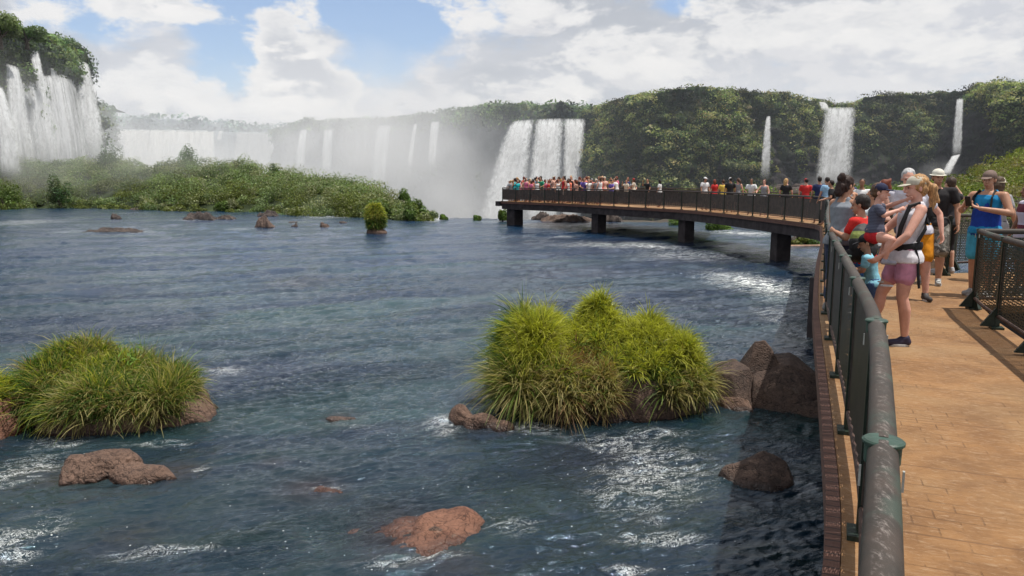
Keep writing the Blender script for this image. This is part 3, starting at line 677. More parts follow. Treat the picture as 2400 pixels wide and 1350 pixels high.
rock('low wet brown ledge trailing off the lumpy brown rock', [(-3.55, 8.05, -.13, .34, .18, .16)], M_RD, 16, rough=.1, sub=5)
# distant rocks by photo position: px, base py, width px, height px
for (lab, px, py, w, h, m, s) in (
    ('small pointed dark rock in the far left rapids', 271, 514, 36, 20, M_RD, 31),
    ('long flat dark ledge of rock in the left rapids', 262, 545, 150, 11, M_RD, 32),
    ('jagged cluster rock at the left of the far boulders', 462, 516, 78, 20, M_RD, 33),
    ('low rock behind the brown pointed one in the far rapids', 524, 515, 50, 10, M_RD, 34),
    ('brown pointed rock amid the far rapids', 616, 534, 46, 24, M_RB, 35),
    ('dark low rock against the far island bank', 624, 508, 50, 14, M_RD, 36),
    ('tiny dark stone right of the brown pointed rock', 690, 533, 20, 12, M_RD, 37),
    ('small rounded brown rock alone in the far rapids', 763, 534, 42, 15, M_RB, 38),
    ('thin dark rock barely above the far rapids', 802, 524, 34, 7, M_RD, 39),
    ('flat dark rock near the left island bank', 318, 493, 50, 6, M_RD, 40),
    ('flat rock under the bank below tall grass', 685, 523, 30, 6, M_RD, 41)):
    d = atZ(px, py, 0); sc = d.y/F; rw, rh = w*sc/2, h*sc
    mm_ = M_RFB if m == M_RB else M_RF
    if w > 44:
        tag(link('rock', ledge_mesh(d.x, d.y+.5, rw*2, max(.8, rw*.7), rh*1.15, mm_, s)), lab, 'rock', 'rocks in the far rapids'); continue
    L = [(d.x+rw*(-.8+1.6*k/2)*.6, d.y+rw*.3+random.uniform(-.2, .2), -rh*.1, rw*random.uniform(.35, .5), rw*.3+.1, rh*random.uniform(.55, 1.1)) for k in range(3)]
    rock(lab, L, mm_, s, rough=.10, sub=5, facet=1.2, group='rocks in the far rapids')

# ------------------------------------------------------------------ grass islets
M_GRASS = leaf_mat('grass_blades', 1.0, .4, .45)
def height_field(P, x, y): pass
def blades(name, roots, normals, length, col, lean, parent=None, width=.012, seg=4, droop=1.0, label=None):
    """ribbons: root (n,3), initial direction from normals, bending down with gravity and towards lean (n,3)"""
    n = len(roots)
    d = normals+.35*rng.normal(size=(n, 3)); d /= np.linalg.norm(d, axis=1)[:, None]
    side = np.cross(d, rng.normal(size=(n, 3))); side /= np.linalg.norm(side, axis=1)[:, None]+1e-9
    P = roots.copy(); rows = []; cols = []
    L = length/seg
    for k in range(seg+1):
        f = k/seg
        w = width*(1-f**1.5)*.5+.0008
        rows.append(np.stack([P-side*w if np.isscalar(w) else P-side*w[:, None], P+side*w if np.isscalar(w) else P+side*w[:, None]], 1))
        cols.append(np.repeat((col*(.22+1.05*f))[:, None, :], 2, 1))  # roots darkened in the colour, painting the shade between clumps
        d = d+np.array([0, 0, -1])*(droop*.30*(.4+f))+lean*.18
        d /= np.linalg.norm(d, axis=1)[:, None]
        P = P+d*L[:, None]
    V = np.stack(rows, 1).reshape(n, -1, 3); Cc = np.stack(cols, 1).reshape(n, -1, 3)
    nv = (seg+1)*2
    base = np.array([[2*k, 2*k+1, 2*k+3, 2*k+2] for k in range(seg)])
    Fc = (np.arange(n)[:, None, None]*nv+base[None]).reshape(-1, 4)
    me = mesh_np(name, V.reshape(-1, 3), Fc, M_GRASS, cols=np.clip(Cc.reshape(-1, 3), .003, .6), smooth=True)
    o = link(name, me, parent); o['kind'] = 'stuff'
    return o
def surf_samples(me, n, keep, seed=0):
    nf = len(me.polygons); cen = np.empty(nf*3); me.polygons.foreach_get('center', cen); cen = cen.reshape(-1, 3)
    nor = np.empty(nf*3); me.polygons.foreach_get('normal', nor); nor = nor.reshape(-1, 3)
    ar = np.empty(nf); me.polygons.foreach_get('area', ar)
    w = ar*keep(cen, nor); i = rng.choice(nf, n, p=w/w.sum())
    return cen[i]+rng.normal(size=(n, 3))*.02, nor[i]

def leafy_tuft(name, base, n, h, col, parent, spread=.12):
    """upright broad-leaved plant: stems with lance leaves"""
    P = []; N = []; S = []
    for k in range(n):
        a = random.uniform(0, 6.28); rr = random.uniform(0, spread); t = random.uniform(.15, 1)
        P.append((base[0]+rr*math.cos(a)*(.4+t), base[1]+rr*math.sin(a)*(.4+t), base[2]+h*t)); N.append((math.cos(a)*.5, math.sin(a)*.5, .8)); S.append(random.uniform(.07, .15))
    P = np.array(P); N = np.array(N); N /= np.linalg.norm(N, axis=1)[:, None]
    me = leaves_mesh(name, P, N, np.array(S), np.array(col)[None]*(1+.2*rng.normal(size=(n, 1))), aspect=.45)
    o = link(name, me, parent); o['kind'] = 'stuff'; return o

G_DK = np.array([.060, .130, .026]); G_MD = np.array([.160, .235, .048]); G_YL = np.array([.42, .43, .062]); G_ST = np.array([.42, .36, .15]); G_BR = np.array([.24, .14, .07])
def gmix(P, fn):
    w = fn(P)**1.8; w = w/w.sum(1, keepdims=True)
    cs = np.stack([G_DK, G_MD, G_YL, G_ST, G_BR])
    i = (w.cumsum(1) > rng.random(len(P))[:, None]).argmax(1)
    return cs[i]*(1+.22*rng.normal(size=(len(P), 1)).clip(-2, 2))

# right islet
isl = empty('grassy_islet', (1.5, 11.2, 0), label='large hummocky islet shaggy with bright yellow green grass before the boulder', cat='islet')
def islet_core(cx, cy, rx, ry, hf, mat, seed, bay=.16):
    n = 190; a_ = np.linspace(-1.25, 1.25, n); U, V_ = np.meshgrid(a_, a_)
    ang = np.arctan2(V_, U); rad = np.hypot(U, V_)
    lim = 1+bay*fbm(np.cos(ang)*1.7+seed, np.sin(ang)*1.7, seed, 4)*1.6
    q = (rad/lim)
    X = cx+U*rx; Y = cy+V_*ry
    side = sstep(1.06, .86, q)
    Z = hf(X, Y)*(1+.16*fbm(X*1.6+seed, Y*1.6, 1, 4))*side+.05*fbm(X*5, Y*5, seed, 4, ridge=True)*side-.22*(1-side)-.04
    k = side*(1-side)*4
    X = X+.10*k*fbm(X*3, Y*3, Z*6+seed, 4)+.05*k*np.sign(U); Y = Y+.12*k*fbm(X*3+9, Y*3, Z*6+seed, 4)+.05*k*np.sign(V_)
    return mesh_np('islet_rock', np.stack([X, Y, Z], -1).reshape(-1, 3), grid_faces(n, n), mat)
G2 = lambda X, Y, x, y, a, b: np.exp(-((X-x)/a)**2-((Y-y)/b)**2)
def hR(X, Y):
    n = fbm(X*1.7, Y*1.7, 6.0, 3)
    return (.86+.30*sstep(.95, .45, X)*sstep(10.3, 10.8, Y)+.30*G2(X, Y, 1.42, 11.5, .50, .40)+.26*G2(X, Y, 1.40, 11.6, .22, .28)+.12*sstep(1.7, 2.1, X)*sstep(10.4, 10.8, Y)
            -.05*G2(X, Y, .98, 10.6, .15, .6)+.14*G2(X, Y, 1.2, 11.2, .6, .5)+.10*G2(X, Y, 1.9, 11.2, .4, .5)-.26*G2(X, Y, 1.35, 10.2, .5, .3)+.15*n)
core = islet_core(1.35, 10.92, 1.42, 1.0, hR, M_RD, 4.0)
def relocal(me, o):
    a = np.empty(len(me.vertices)*3); me.vertices.foreach_get('co', a); a = a.reshape(-1, 3)-np.array(o.location)
    me.vertices.foreach_set('co', a.ravel().astype(np.float32)); me.update()
def keepR(c, n):
    bare = np.exp(-((c[:, 0]-1.85)/.26)**2-((c[:, 2]-.30)/.42)**2)*(c[:, 1] < 10.7)
    bare2 = np.exp(-((c[:, 0]-1.78)/.20)**2-((c[:, 1]-11.5)/.3)**2)
    k = sstep(-.3, .4, n[:, 2])*.8+.45
    lowz = np.where((c[:, 0] > 1.45) & (c[:, 0] < 2.15) & (c[:, 1] < 10.8), .50, .16)
    return np.clip(k*(1-1.5*bare-1.2*bare2), 0, 1)*sstep(lowz, lowz+.25, c[:, 2])*sstep(.42, .70, fbm(c[:, 0]*2.0, c[:, 1]*2.0, c[:, 2]*2.0, 3)*.5+.72)
def tufts(core, ntuft, per, keep, colf, lenf, lean, parent, width, spread=.055, droop=1.0, upz=.65, name='grass'):
    P0, N0 = surf_samples(core, ntuft, keep)
    cb = gmix(P0, colf); L0 = lenf(P0)*rng.uniform(.45, 1.4, ntuft)*(.8+.5*sstep(-.2, .4, fbm(P0[:, 0]*3, P0[:, 1]*3, P0[:, 2], 2)))
    i = np.repeat(np.arange(ntuft), per); n = len(i)
    r = rng.normal(size=(n, 3)); r -= N0[i]*(r*N0[i]).sum(1)[:, None]
    P = P0[i]+r*spread*rng.uniform(.3, 1.3, ntuft)[i][:, None]
    tl = rng.normal(size=(ntuft, 3))*.42
    D = N0[i]*.26+r*.36+tl[i]+np.array([0, 0, upz]); D /= np.linalg.norm(D, axis=1)[:, None]
    alt = gmix(P, colf)
    mixk = (rng.random(n) < .22)[:, None]
    col = np.where(mixk, alt, cb[i]*(1+.15*rng.normal(size=(n, 1))))
    L = L0[i]*rng.uniform(.5, 1.15, n)
    low = sstep(.75, .35, P[:, 2]); L = L*(1+.35*low)
    W_ = width*rng.uniform(.6, 1.35, ntuft)[i]
    return blades(name, P, D, L, col, np.tile(np.array(lean), (n, 1))*(1+0*P), parent, width=W_, droop=droop)
def colR(P):
    x = P[:, 0]; z = P[:, 2]; c = fbm(x*1.4, P[:, 1]*1.4, z*1.4+3, 3)
    left = sstep(.35, -.1, x)
    top = sstep(.55, 1.0, z)
    mid = np.exp(-((x-1.0)/.45)**2)*sstep(.95, .6, z)
    w = np.stack([.15+1.8*left*top, .6+.5*left, .15+3.2*(1-left)*top*sstep(-.35, .25, c)+.5*top, .25+1.1*sstep(.75, .3, z)+.8*mid, .06+1.6*mid*sstep(-.2, .3, -c)+.9*sstep(.12, .4, -c)*(1-top*.5)], 1)
    return w
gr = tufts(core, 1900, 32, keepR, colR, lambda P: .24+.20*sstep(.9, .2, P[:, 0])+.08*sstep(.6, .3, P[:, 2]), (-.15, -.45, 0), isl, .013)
relocal(gr.data, isl); relocal(core, isl)
link('islet_rock', core, isl)
tag(gr, kind='stuff')

# left islet
isl = empty('grassy_islet', (-5.3, 10.2, 0), label='long low islet of olive striped grass with bare rock at its outer end', cat='islet')
def hL(X, Y):
    return .48+.50*G2(X, Y, -6.4, 10.6, .6, .6)+.10*G2(X, Y, -5.7, 10.4, .4, .4)-.12*G2(X, Y, -6.1, 10.2, .25, .5)-.22*sstep(-4.9, -4.3, X)
core = islet_core(-5.58, 10.25, 1.34, .78, hL, M_RB, 9.0)
def keepL(c, n): return np.clip(sstep(-.3, .4, n[:, 2])*.8+.35, 0, 1)*sstep(.14, .38, c[:, 2])*sstep(-4.5, -4.8, c[:, 0]+.25*(c[:, 1] > 10.4))*sstep(.36, .6, fbm(c[:, 0]*2, c[:, 1]*2, c[:, 2]*2, 3)*.5+.75)
def colL(P):
    x = P[:, 0]; z = P[:, 2]; c = fbm(x*1.4, P[:, 1]*1.4, z*1.4+8, 3)
    return np.stack([.7+1.2*sstep(-6.2, -6.8, x), .8+0*x, .28+.5*sstep(.5, .7, z), .8+.8*sstep(.5, .2, z), .2+.6*sstep(.1, .5, -c)], 1)
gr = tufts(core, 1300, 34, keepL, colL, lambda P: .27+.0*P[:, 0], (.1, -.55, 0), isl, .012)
pl = leafy_tuft('leafy_plant', (-5.45, 10.35, .6), 60, .42, (.14, .24, .035), isl, .16)
relocal(pl.data, isl); relocal(gr.data, isl); relocal(core, isl); link('islet_rock', core, isl)

# far-left islet cut by the frame
isl = empty('grassy_islet', (-7.2, 9.3, 0), label='reddish rock islet with yellowish leafy plants cut off by the left edge', cat='islet')
LL = [(-7.4, 9.5, 0, .7, .7, .72), (-6.75, 9.6, .05, .4, .38, .50), (-6.55, 9.75, .0, .3, .3, .38), (-8.2, 9.6, 0, .8, .8, .8)]
core = rock_mesh('islet_rock', LL, M_RR, 64, rough=.14, sub=5, facet=.3)
P, N = surf_samples(core, 9000, lambda c, n: np.clip(sstep(-.3, .4, n[:, 2])+.25, 0, 1)*sstep(.10, .35, c[:, 2])*sstep(-6.7, -6.95, c[:, 0]))
lean = np.zeros_like(P); lean[:, 1] = -.5
up = N*.8+np.array([0, 0, .7])
gr = blades('grass', P, up/np.linalg.norm(up, axis=1)[:, None], .18+.2*rng.random(len(P)), gmix(P, lambda P: np.tile([.2, .8, 1.4, .5, .2], (len(P), 1))), lean, isl, width=.02, droop=1.0)
relocal(gr.data, isl); relocal(core, isl); link('islet_rock', core, isl)

# ------------------------------------------------------------------ shrubs
def shrub_points(n, rx, ry, rz, z0=0.0, clumps=14, hollow=.72, seed=None):
    r = np.random.default_rng(seed) if seed is not None else rng
    cc = r.normal(size=(clumps, 3)); cc[:, 2] = np.abs(cc[:, 2]); cc /= np.linalg.norm(cc, axis=1)[:, None]; cc *= r.uniform(.35, .78, (clumps, 1))
    i = r.integers(0, clumps, n); q = r.normal(size=(n, 3)); q /= np.linalg.norm(q, axis=1)[:, None]
    q[:, 2] = q[:, 2]*.8+.25
    rad = r.uniform(.28, .48, clumps)[i][:, None]*r.uniform(hollow, 1.05, (n, 1))
    P = cc[i]+q*rad
    P[:, 2] = np.abs(P[:, 2])
    return P*np.array([rx, ry, rz])+np.array([0, 0, z0]), q, i
def shrub_mesh(name, n, rx, ry, rz, leaf, pal, z0=0.0, clumps=14, mat=None, aspect=1.0, seed=None):
    P, q, i = shrub_points(n, rx, ry, rz, z0, clumps, seed=seed)
    N = q+.5*rng.normal(size=q.shape); N /= np.linalg.norm(N, axis=1)[:, None]
    cb = greens(clumps, pal, jit=.18)[i]
    return leaves_mesh(name, P, N, leaf*rng.uniform(.6, 1.4, n), np.clip(cb*(1+.2*rng.normal(size=(n, 1))), .003, .5), mat or M_LEAF, aspect=aspect)

ISB = [(-300, 486), (0, 492), (60, 488), (200, 488), (400, 494), (500, 497), (600, 497), (700, 505), (850, 510), (930, 516), (1005, 519)]   # water edge
IST = [(-300, 372), (0, 380), (60, 374), (150, 388), (220, 385), (300, 382), (400, 394), (480, 386), (590, 384), (620, 404), (700, 410), (800, 422), (870, 437), (920, 460), (960, 474), (1005, 505)]   # top of the greenery
def build_island():
    pxs = np.linspace(-300, 1012, 220)
    by = np.interp(pxs, *zip(*ISB)); ty = np.interp(pxs, *zip(*IST))
    rows = []
    nr = 24
    for k in range(nr):
        f = k/(nr-1)
        row = []
        for a, b, t in zip(pxs, by, ty):
            p0 = atZ(a, b, 0); D = p0.y+f*34*min(1, (1020-a)/300)
            top = atY(a, t, p0.y+16).z-(.2 if a < 700 else .9)
            z = max(0, top)*math.sin(min(1, f*1.5)*math.pi/2)*(.9 if f < .7 else (1-f)/.3*.9)-.25+.3*math.sin(f*3.14)
            row.append((p0.x*D/p0.y, D, z-(f > .98)*6))
        rows.append(row)
    G = np.array(rows)
    G[..., 2] += .3*fbm(G[..., 0]/4, G[..., 1]/4, 0, 3)*np.linspace(0, 1, nr)[:, None]
    m = plain('island_soil', (.035, .05, .02), .9, .4, .5)
    me = mesh_np('island_ground', G.reshape(-1, 3), grid_faces(nr, len(pxs)), m)
    tag(link('island_ground', me), 'low hump of the overgrown island above the rapids', kind='structure')
    # shrub mass
    PAL_B = [(.165, .225, .095), (.145, .205, .085), (.19, .245, .105), (.12, .170, .072), (.22, .24, .13)]
    Ps, Ns, Ss, Cs = [], [], [], []
    for k in range(560):
        a = random.uniform(-280, 1000); f = random.random()**1.1*.85
        j = np.searchsorted(pxs, a).clip(0, len(pxs)-1); i = int(f*(nr-1)); g = G[i, j]
        rr = random.uniform(1.0, 2.3)*(1 if f > .08 else .6)*min(1, (1040-a)/260+.3)
        P, q, ci = shrub_points(680, rr*1.25, rr*1.1, rr*random.uniform(.8, 1.15), 0, 9)
        N = q+.5*rng.normal(size=q.shape); N /= np.linalg.norm(N, axis=1)[:, None]
        base = np.array(random.choice(PAL_B))*random.uniform(.75, 1.25)
        if f < .25 and random.random() < .5: base = np.array((.15, .18, .05))*random.uniform(.7, 1.0)
        cols = base*(1+.22*rng.normal(size=(len(P), 1)))*(1+.15*rng.normal(size=(9, 1)))[ci]
        pale = rng.random(len(P)) < (.10 if a > 480 and f > .3 else .03)
        cols[pale] = np.array([.34, .33, .22])
        Ps.append(P+g); Ns.append(N); Ss.append(.175*rng.uniform(.6, 1.4, len(P))); Cs.append(cols)
    me = leaves_mesh('shrubbery', np.concatenate(Ps), np.concatenate(Ns), np.concatenate(Ss), np.clip(np.concatenate(Cs), .004, .5))
    tag(link('shrubbery', me), 'dense mixed shrubs covering the island in the river', kind='stuff')
build_island()
M_BARK = plain('bark', (.06, .045, .035), .9, .3, 6)
def tube_np(P0, P1, r0, r1, n=8):
    a = np.linspace(0, 2*np.pi, n, endpoint=False); P0 = np.array(P0, float); P1 = np.array(P1, float)
    d = P1-P0; d /= np.linalg.norm(d)+1e-9; t = np.cross(d, [0, 0, 1] if abs(d[2]) < .9 else [1, 0, 0]); t /= np.linalg.norm(t); b = np.cross(d, t)
    ring = lambda c, r: c+r*(np.cos(a)[:, None]*t+np.sin(a)[:, None]*b)
    V = np.concatenate([ring(P0, r0), ring(P1, r1)]); return V, grid_faces(2, n, True)
def tree(name, label, cat, loc, rx, ry, rz, z0, leaf, n, pal, clumps=14, group=None, limbs=4, seed=None, flat=False):
    e = empty(name, loc, 0, label, cat, group)
    me = shrub_mesh('crown', n, rx, ry, rz, leaf, pal, z0, clumps, seed=seed)
    link('crown', me, e)
    Vs, Fs, off = [], [], 0
    segs = [((0, 0, -.5), (0, 0, z0+rz*.3), .09*rx+.03, .04*rx+.02)]
    for k in range(limbs):
        an = k*6.28/limbs+random.random(); segs.append(((0, 0, z0*.6), (math.cos(an)*rx*.5, math.sin(an)*ry*.5, z0+rz*.45), .05*rx+.015, .02*rx+.008))
    for s in segs:
        V, Fq = tube_np(*s); Vs.append(V); Fs.append(Fq+off); off += len(V)
    link('trunk', mesh_np('trunk', np.concatenate(Vs), np.concatenate(Fs), M_BARK), e)
    return e
PB = [(.075, .13, .045), (.062, .11, .038), (.095, .15, .05)]
for (lab, px, top, bot, w, Y, nl) in (
    ('tall rounded dark bush standing highest at the left of the island', 257, 346, 400, 66, 104, 3200),
    ('rounded dark bush on the island crest below the far falls', 444, 344, 398, 50, 104, 2600),
    ('bushy dark green shrub in front of the island crest', 375, 384, 440, 54, 94, 2400),
    ('spiky topped shrub at the middle of the island crest', 562, 376, 420, 70, 98, 2800),
    ('small round bush alone on the falling crest of the island', 640, 393, 418, 34, 92, 1400),
    ('pale leafy bush near the left edge of the island', 140, 418, 470, 60, 88, 2200),
    ('dark bushy shrub on the right shoulder of the island', 948, 452, 490, 50, 68, 2400),
    ('grassy round clump by the water at the right tip of the island', 975, 470, 517, 64, 61, 2600),
    ('olive clump overhanging the island bank near the lone rock', 888, 472, 514, 66, 63, 2600),
    ('small rounded tuft at the water edge below the island', 523, 466, 496, 50, 79, 1800),
    ('light green bush at the far left of the island bank', 15, 430, 492, 80, 84, 2600)):
    p = atY(px, bot, Y); s = Y/F
    tree('shrub', lab, 'shrub', (p.x, Y, p.z-.12*(bot-top)*s), w*s/2*1.1, w*s/2, (bot-top)*s*1.15, .1, .20, nl, PB if bot < 480 else [(.11, .16, .04), (.085, .135, .03)], 12, 'shrubs standing out on the island', seed=int(px))
# lone rock with a drooping shrub
e = empty('tufted_rock', (*W(880, 548), 0), label='lone dark rock topped by a drooping round grass clump in midriver', cat='rock')
ex, ey, _ = e.location
me = rock_mesh('stone', [(0, 0, .0, .72, .6, .42), (-.3, -.1, 0, .35, .4, .3)], M_RD, 71, sub=4); link('stone', me, e)
P, q, ci = shrub_points(500, .62, .6, 1.15, .35, 10, seed=3)
n = 9000
a = rng.random(n)*6.283; hgt = rng.random(n)**.8
r0 = .60*np.sqrt(np.clip(1-((hgt-.40)/.62)**2, .02, 1))*(.75+.4*rng.random(n))*(1+.25*np.sin(a*3+hgt*4))
P = np.stack([np.cos(a)*r0*.60, np.sin(a)*r0*.60, .30+hgt*1.45], -1)
N = np.stack([np.cos(a), np.sin(a), .8+0*a], -1); N /= np.linalg.norm(N, axis=1)[:, None]
gr = blades('grass', P, N, .25+.2*rng.random(n), gmix(P, lambda P: np.stack([.5+1.2*(P[:, 2] < .9), 1+0*P[:, 0], .5+1.0*(P[:, 2] > 1.0), .5+0*P[:, 0], .5+0*P[:, 0]], 1)), np.zeros_like(P), e, width=.05, droop=1.2)

# ------------------------------------------------------------------ right bank, beyond the bridge
def bank():
    xs = np.linspace(8, 150, 150); ys = np.linspace(30, 190, 120)
    X, Y = np.meshgrid(xs, ys)
    edge = np.interp(X, [8, 11, 14, 20, 30, 60], [66, 60, 52, 46, 44, 40])
    Z = sstep(-3, 9, Y-edge)*(2.0)-.9+.5*fbm(X/9, Y/9, 2, 4)
    # hillside climbing to the right
    hill = sstep(.50, .86, X/Y-.0015*(Y-90)*(Y > 90))*sstep(34, 95, Y)
    Z = Z+hill*(9+2*fbm(X/12, Y/12, 5, 3))
    Z = np.where(Y > 150, Z-(Y-150)*.15, Z)-6*sstep(.30, .19, X/Y)*sstep(52, 60, Y)
    return X, Y, Z
X, Y, Z = bank()
me = mesh_np('bank_ground', np.stack([X, Y, Z], -1).reshape(-1, 3), grid_faces(*X.shape), plain('bank_soil', (.060, .050, .036), .9, .5, .6))
tag(link('bank_ground', me), 'rocky overgrown bank between the bridge and the cliff', kind='structure')
def bank_z(x, y):
    i = np.clip(((y-30)/160*119), 0, 118).astype(int); j = np.clip(((x-8)/142*149), 0, 148).astype(int); return Z[i, j]
def bank_green():
    Ps, Ns, Ss, Cs = [], [], [], []
    k = 0
    while k < 900:
        y = random.uniform(44, 150); x = random.uniform(.17, .95)*y
        z = float(bank_z(np.array(x), np.array(y)))
        hillside = x/y > .55
        if z < .15: continue
        if not hillside and fbm(x/9, y/9, 7, 2) < -.1-(.12 if x/y < .32 else 0): continue
        if .30 < x/y < .50 and y > 75 and random.random() < .85: continue
        k += 1
        rr = random.uniform(.8, 1.9)*(1.25 if y > 90 else 1)*(1.25 if hillside else 1)
        P, q, ci = shrub_points(300 if y < 90 else 230, rr*1.4, rr*1.3, rr*(.8 if not hillside else .55), 0, 8)
        N = q+.5*rng.normal(size=q.shape); N /= np.linalg.norm(N, axis=1)[:, None]
        base = np.array(random.choice([(.13, .21, .040), (.105, .18, .036), (.16, .23, .045), (.08, .13, .03)] if not hillside else [(.16, .20, .045), (.19, .21, .055), (.12, .17, .036), (.21, .19, .08)]))*random.uniform(.75, 1.2)
        Ps.append(P+np.array([x, y, z])); Ns.append(N); Ss.append((.20 if y < 80 else .32)*rng.uniform(.6, 1.4, len(P)))
        Cs.append(base*(1+.22*rng.normal(size=(len(P), 1)))*(1+.15*rng.normal(size=(8, 1)))[ci])
    me = leaves_mesh('shrubbery', np.concatenate(Ps), np.concatenate(Ns), np.concatenate(Ss), np.clip(np.concatenate(Cs), .004, .5))
    tag(link('shrubbery', me), 'bright green undergrowth along the bank and hillside', kind='stuff')
bank_green()
for (lab, px, top, bot, w, Y_) in (('leafy bush at the water under the bridge between two piers', 1690, 512, 548, 90, 50), ('green bush at the bank under the bridge near its second pier', 1585, 500, 530, 70, 56), ('light bush on a low rock below the near bridge span', 1880, 545, 575, 80, 38), ('round bush beside the first bridge pier', 1178, 488, 516, 40, 60), ('tiny shrub at the brink left of the white fall', 1118, 503, 519, 26, 62), ('small shrub at the brink by the island tip', 1038, 501, 518, 26, 62)):
    p = atY(px, bot, Y_); s = Y_/F
    tree('shrub', lab, 'shrub', (p.x, Y_, p.z-.1), w*s/2, w*s/2.5, (bot-top)*s, .1, .13, 2000, [(.10, .17, .03), (.075, .13, .025), (.13, .18, .04)], 10, 'shrubs near the bridge', seed=int(px))
for (lab, px, py, w, h, s) in (('dark wet rock under the bush below the bridge', 1890, 578, 90, 16, 81), ('flat reddish rock ledge seen between the bridge piers', 1330, 520, 130, 12, 82), ('dark rough rock at the far foot of the bridge', 1440, 520, 50, 20, 83), ('low brown rock by the brink behind the bridge', 1270, 514, 50, 12, 84)):
    d = atZ(px, py, 0); sc = d.y/F; rw, rh = w*sc/2, h*sc
    tag(link('rock', ledge_mesh(d.x, d.y+.6, rw*2, max(1, rw), rh*1.6, M_RFB if 'reddish' in lab else M_RF, s)), lab, 'rock', 'rocks below the bridge')
# broken rocks at the foot of the near cliff
for k in range(26):
    px = random.uniform(1640, 1920); Yk = random.uniform(95, 150); p = atY(px, 424, Yk)
    z = float(bank_z(np.array(p.x), np.array(Yk))); rr = random.uniform(1.0, 2.6)
    rock('grey broken boulder scattered between the bank and the cliff foot', [(p.x, Yk, z, rr, rr*.8, rr*.6), (p.x+rr*.5, Yk, z, rr*.6, rr*.7, rr*.7)], M_RF, 100+k, rough=.2, sub=3, facet=1, group='boulders at the cliff foot')
# drifting log
V, Fq = tube_np((0, 0, 0), (2.6, .1, .05), .10, .07, 12)
lg = link('driftwood_log', mesh_np('log', V, Fq, plain('log', (.30, .19, .13), .8, .3, 5))); lg.location = (*W(1842, 580), .03)
tag(lg, 'pale reddish log floating below the near bridge span', 'log')

def haze():
    bm = bmesh.new(); bmesh.ops.create_cube(bm, size=1.0); me = bpy.data.meshes.new('haze'); bm.to_mesh(me); bm.free()
    t = NT('thin_haze'); v = t.n('ShaderNodeVolumeScatter', {'Color': (.80, .88, 1, 1), 'Density': .0008}); me.materials.append(t.out(None, v.outputs[0]))
    o = link('haze', me); o.location = (40, 360, 22); o.scale = (900, 520, 110); tag(o, 'thin bluish haze over the gorge', kind='stuff')
haze()

for (lab, px, top, bot, w, Y_, sd) in (('flat crowned tree leaning out over the top of the misty cliff', 62, 48, 92, 92, 116, 5), ('tall tree cut by the corner above the misty cliff', 0, 22, 90, 110, 108, 6), ('small dark tree at the outer tip of the misty cliff top', 186, 106, 150, 60, 152, 7), ('lone hazy tree on the small cliff spur', 236, 240, 272, 34, 246, 8)):
    p_ = atY(px, bot, Y_); s_ = Y_/F
    tree('tree', lab, 'tree', (p_.x, Y_, p_.z-1), w*s_/2, w*s_/2, (bot-top)*s_*.8, (bot-top)*s_*.35, .40, 3000, [(.14, .19, .08), (.11, .15, .07)], 9, 'trees above the misty cliff', seed=sd)
# ------------------------------------------------------------------ footbridge, railings
class MB:
    def __init__(s): s.v = []; s.f = []
    def add(s, V, F_):
        o = len(s.v); s.v += [tuple(map(float, p)) for p in V]; s.f += [tuple(int(i)+o for i in f) for f in F_]; return s
    def box(s, c, size, rz=0.0, taper=1.0):
        x, y, z = [a/2 for a in size]; V = []
        for k, (a, b, d) in enumerate([(-1,-1,-1),(1,-1,-1),(1,1,-1),(-1,1,-1),(-1,-1,1),(1,-1,1),(1,1,1),(-1,1,1)]):
            q = taper if d > 0 else 1.0; px, py = a*x*q, b*y*q
            V.append((c[0]+px*math.cos(rz)-py*math.sin(rz), c[1]+px*math.sin(rz)+py*math.cos(rz), c[2]+d*z))
        return s.add(V, [(0,3,2,1),(4,5,6,7),(0,1,5,4),(1,2,6,5),(2,3,7,6),(3,0,4,7)])
    def tube(s, pts, r, n=12, cap=True, ry=None):
        pts = [Vector(p) for p in pts]; N = len(pts)
        rs = r if isinstance(r, (list, tuple)) else [r]*N
        up = Vector((0,0,1)); V = []
        for i, p in enumerate(pts):
            d = (pts[min(i+1, N-1)]-pts[max(i-1, 0)]).normalized()
            t = d.cross(up); t = t.normalized() if t.length > 1e-4 else Vector((1,0,0)); b = t.cross(d).normalized()
            for k in range(n):
                a = 2*math.pi*k/n; V.append(p+t*rs[i]*math.cos(a)+b*(ry or rs[i])*math.sin(a))
        F_ = [(i*n+k, i*n+(k+1) % n, (i+1)*n+(k+1) % n, (i+1)*n+k) for i in range(N-1) for k in range(n)]
        if cap: F_ += [tuple(range(n))[::-1], tuple(range((N-1)*n, N*n))]
        return s.add(V, F_)
    def lathe(s, c, prof, n=20, sx=1.0, rz=0.0):
        V = []
        for r, z in prof:
            for k in range(n):
                a = 2*math.pi*k/n; x, y = r*math.cos(a)*sx, r*math.sin(a)
                V.append((c[0]+x*math.cos(rz)-y*math.sin(rz), c[1]+x*math.sin(rz)+y*math.cos(rz), c[2]+z))
        m = len(prof)
        F_ = [(i*n+k, i*n+(k+1) % n, (i+1)*n+(k+1) % n, (i+1)*n+k) for i in range(m-1) for k in range(n)]
        return s.add(V, F_+[tuple(range(n))[::-1], tuple(range((m-1)*n, m*n))])
    def build(s, name, mat, parent=None, smooth=True, bevel=0.0):
        me = bpy.data.meshes.new(name); me.from_pydata(s.v, [], s.f); me.materials.append(mat)
        bm = bmesh.new(); bm.from_mesh(me); bmesh.ops.recalc_face_normals(bm, faces=bm.faces)
        if bevel: bmesh.ops.bevel(bm, geom=[e for e in bm.edges if e.calc_face_angle(0) > .7], offset=bevel, segments=2, affect='EDGES', profile=.6)
        for e in bm.edges:
            if e.is_manifold and e.calc_face_angle(0) > .6: e.smooth = False
        for f in bm.faces: f.smooth = smooth
        bm.to_mesh(me); bm.free()
        return link(name, me, parent)

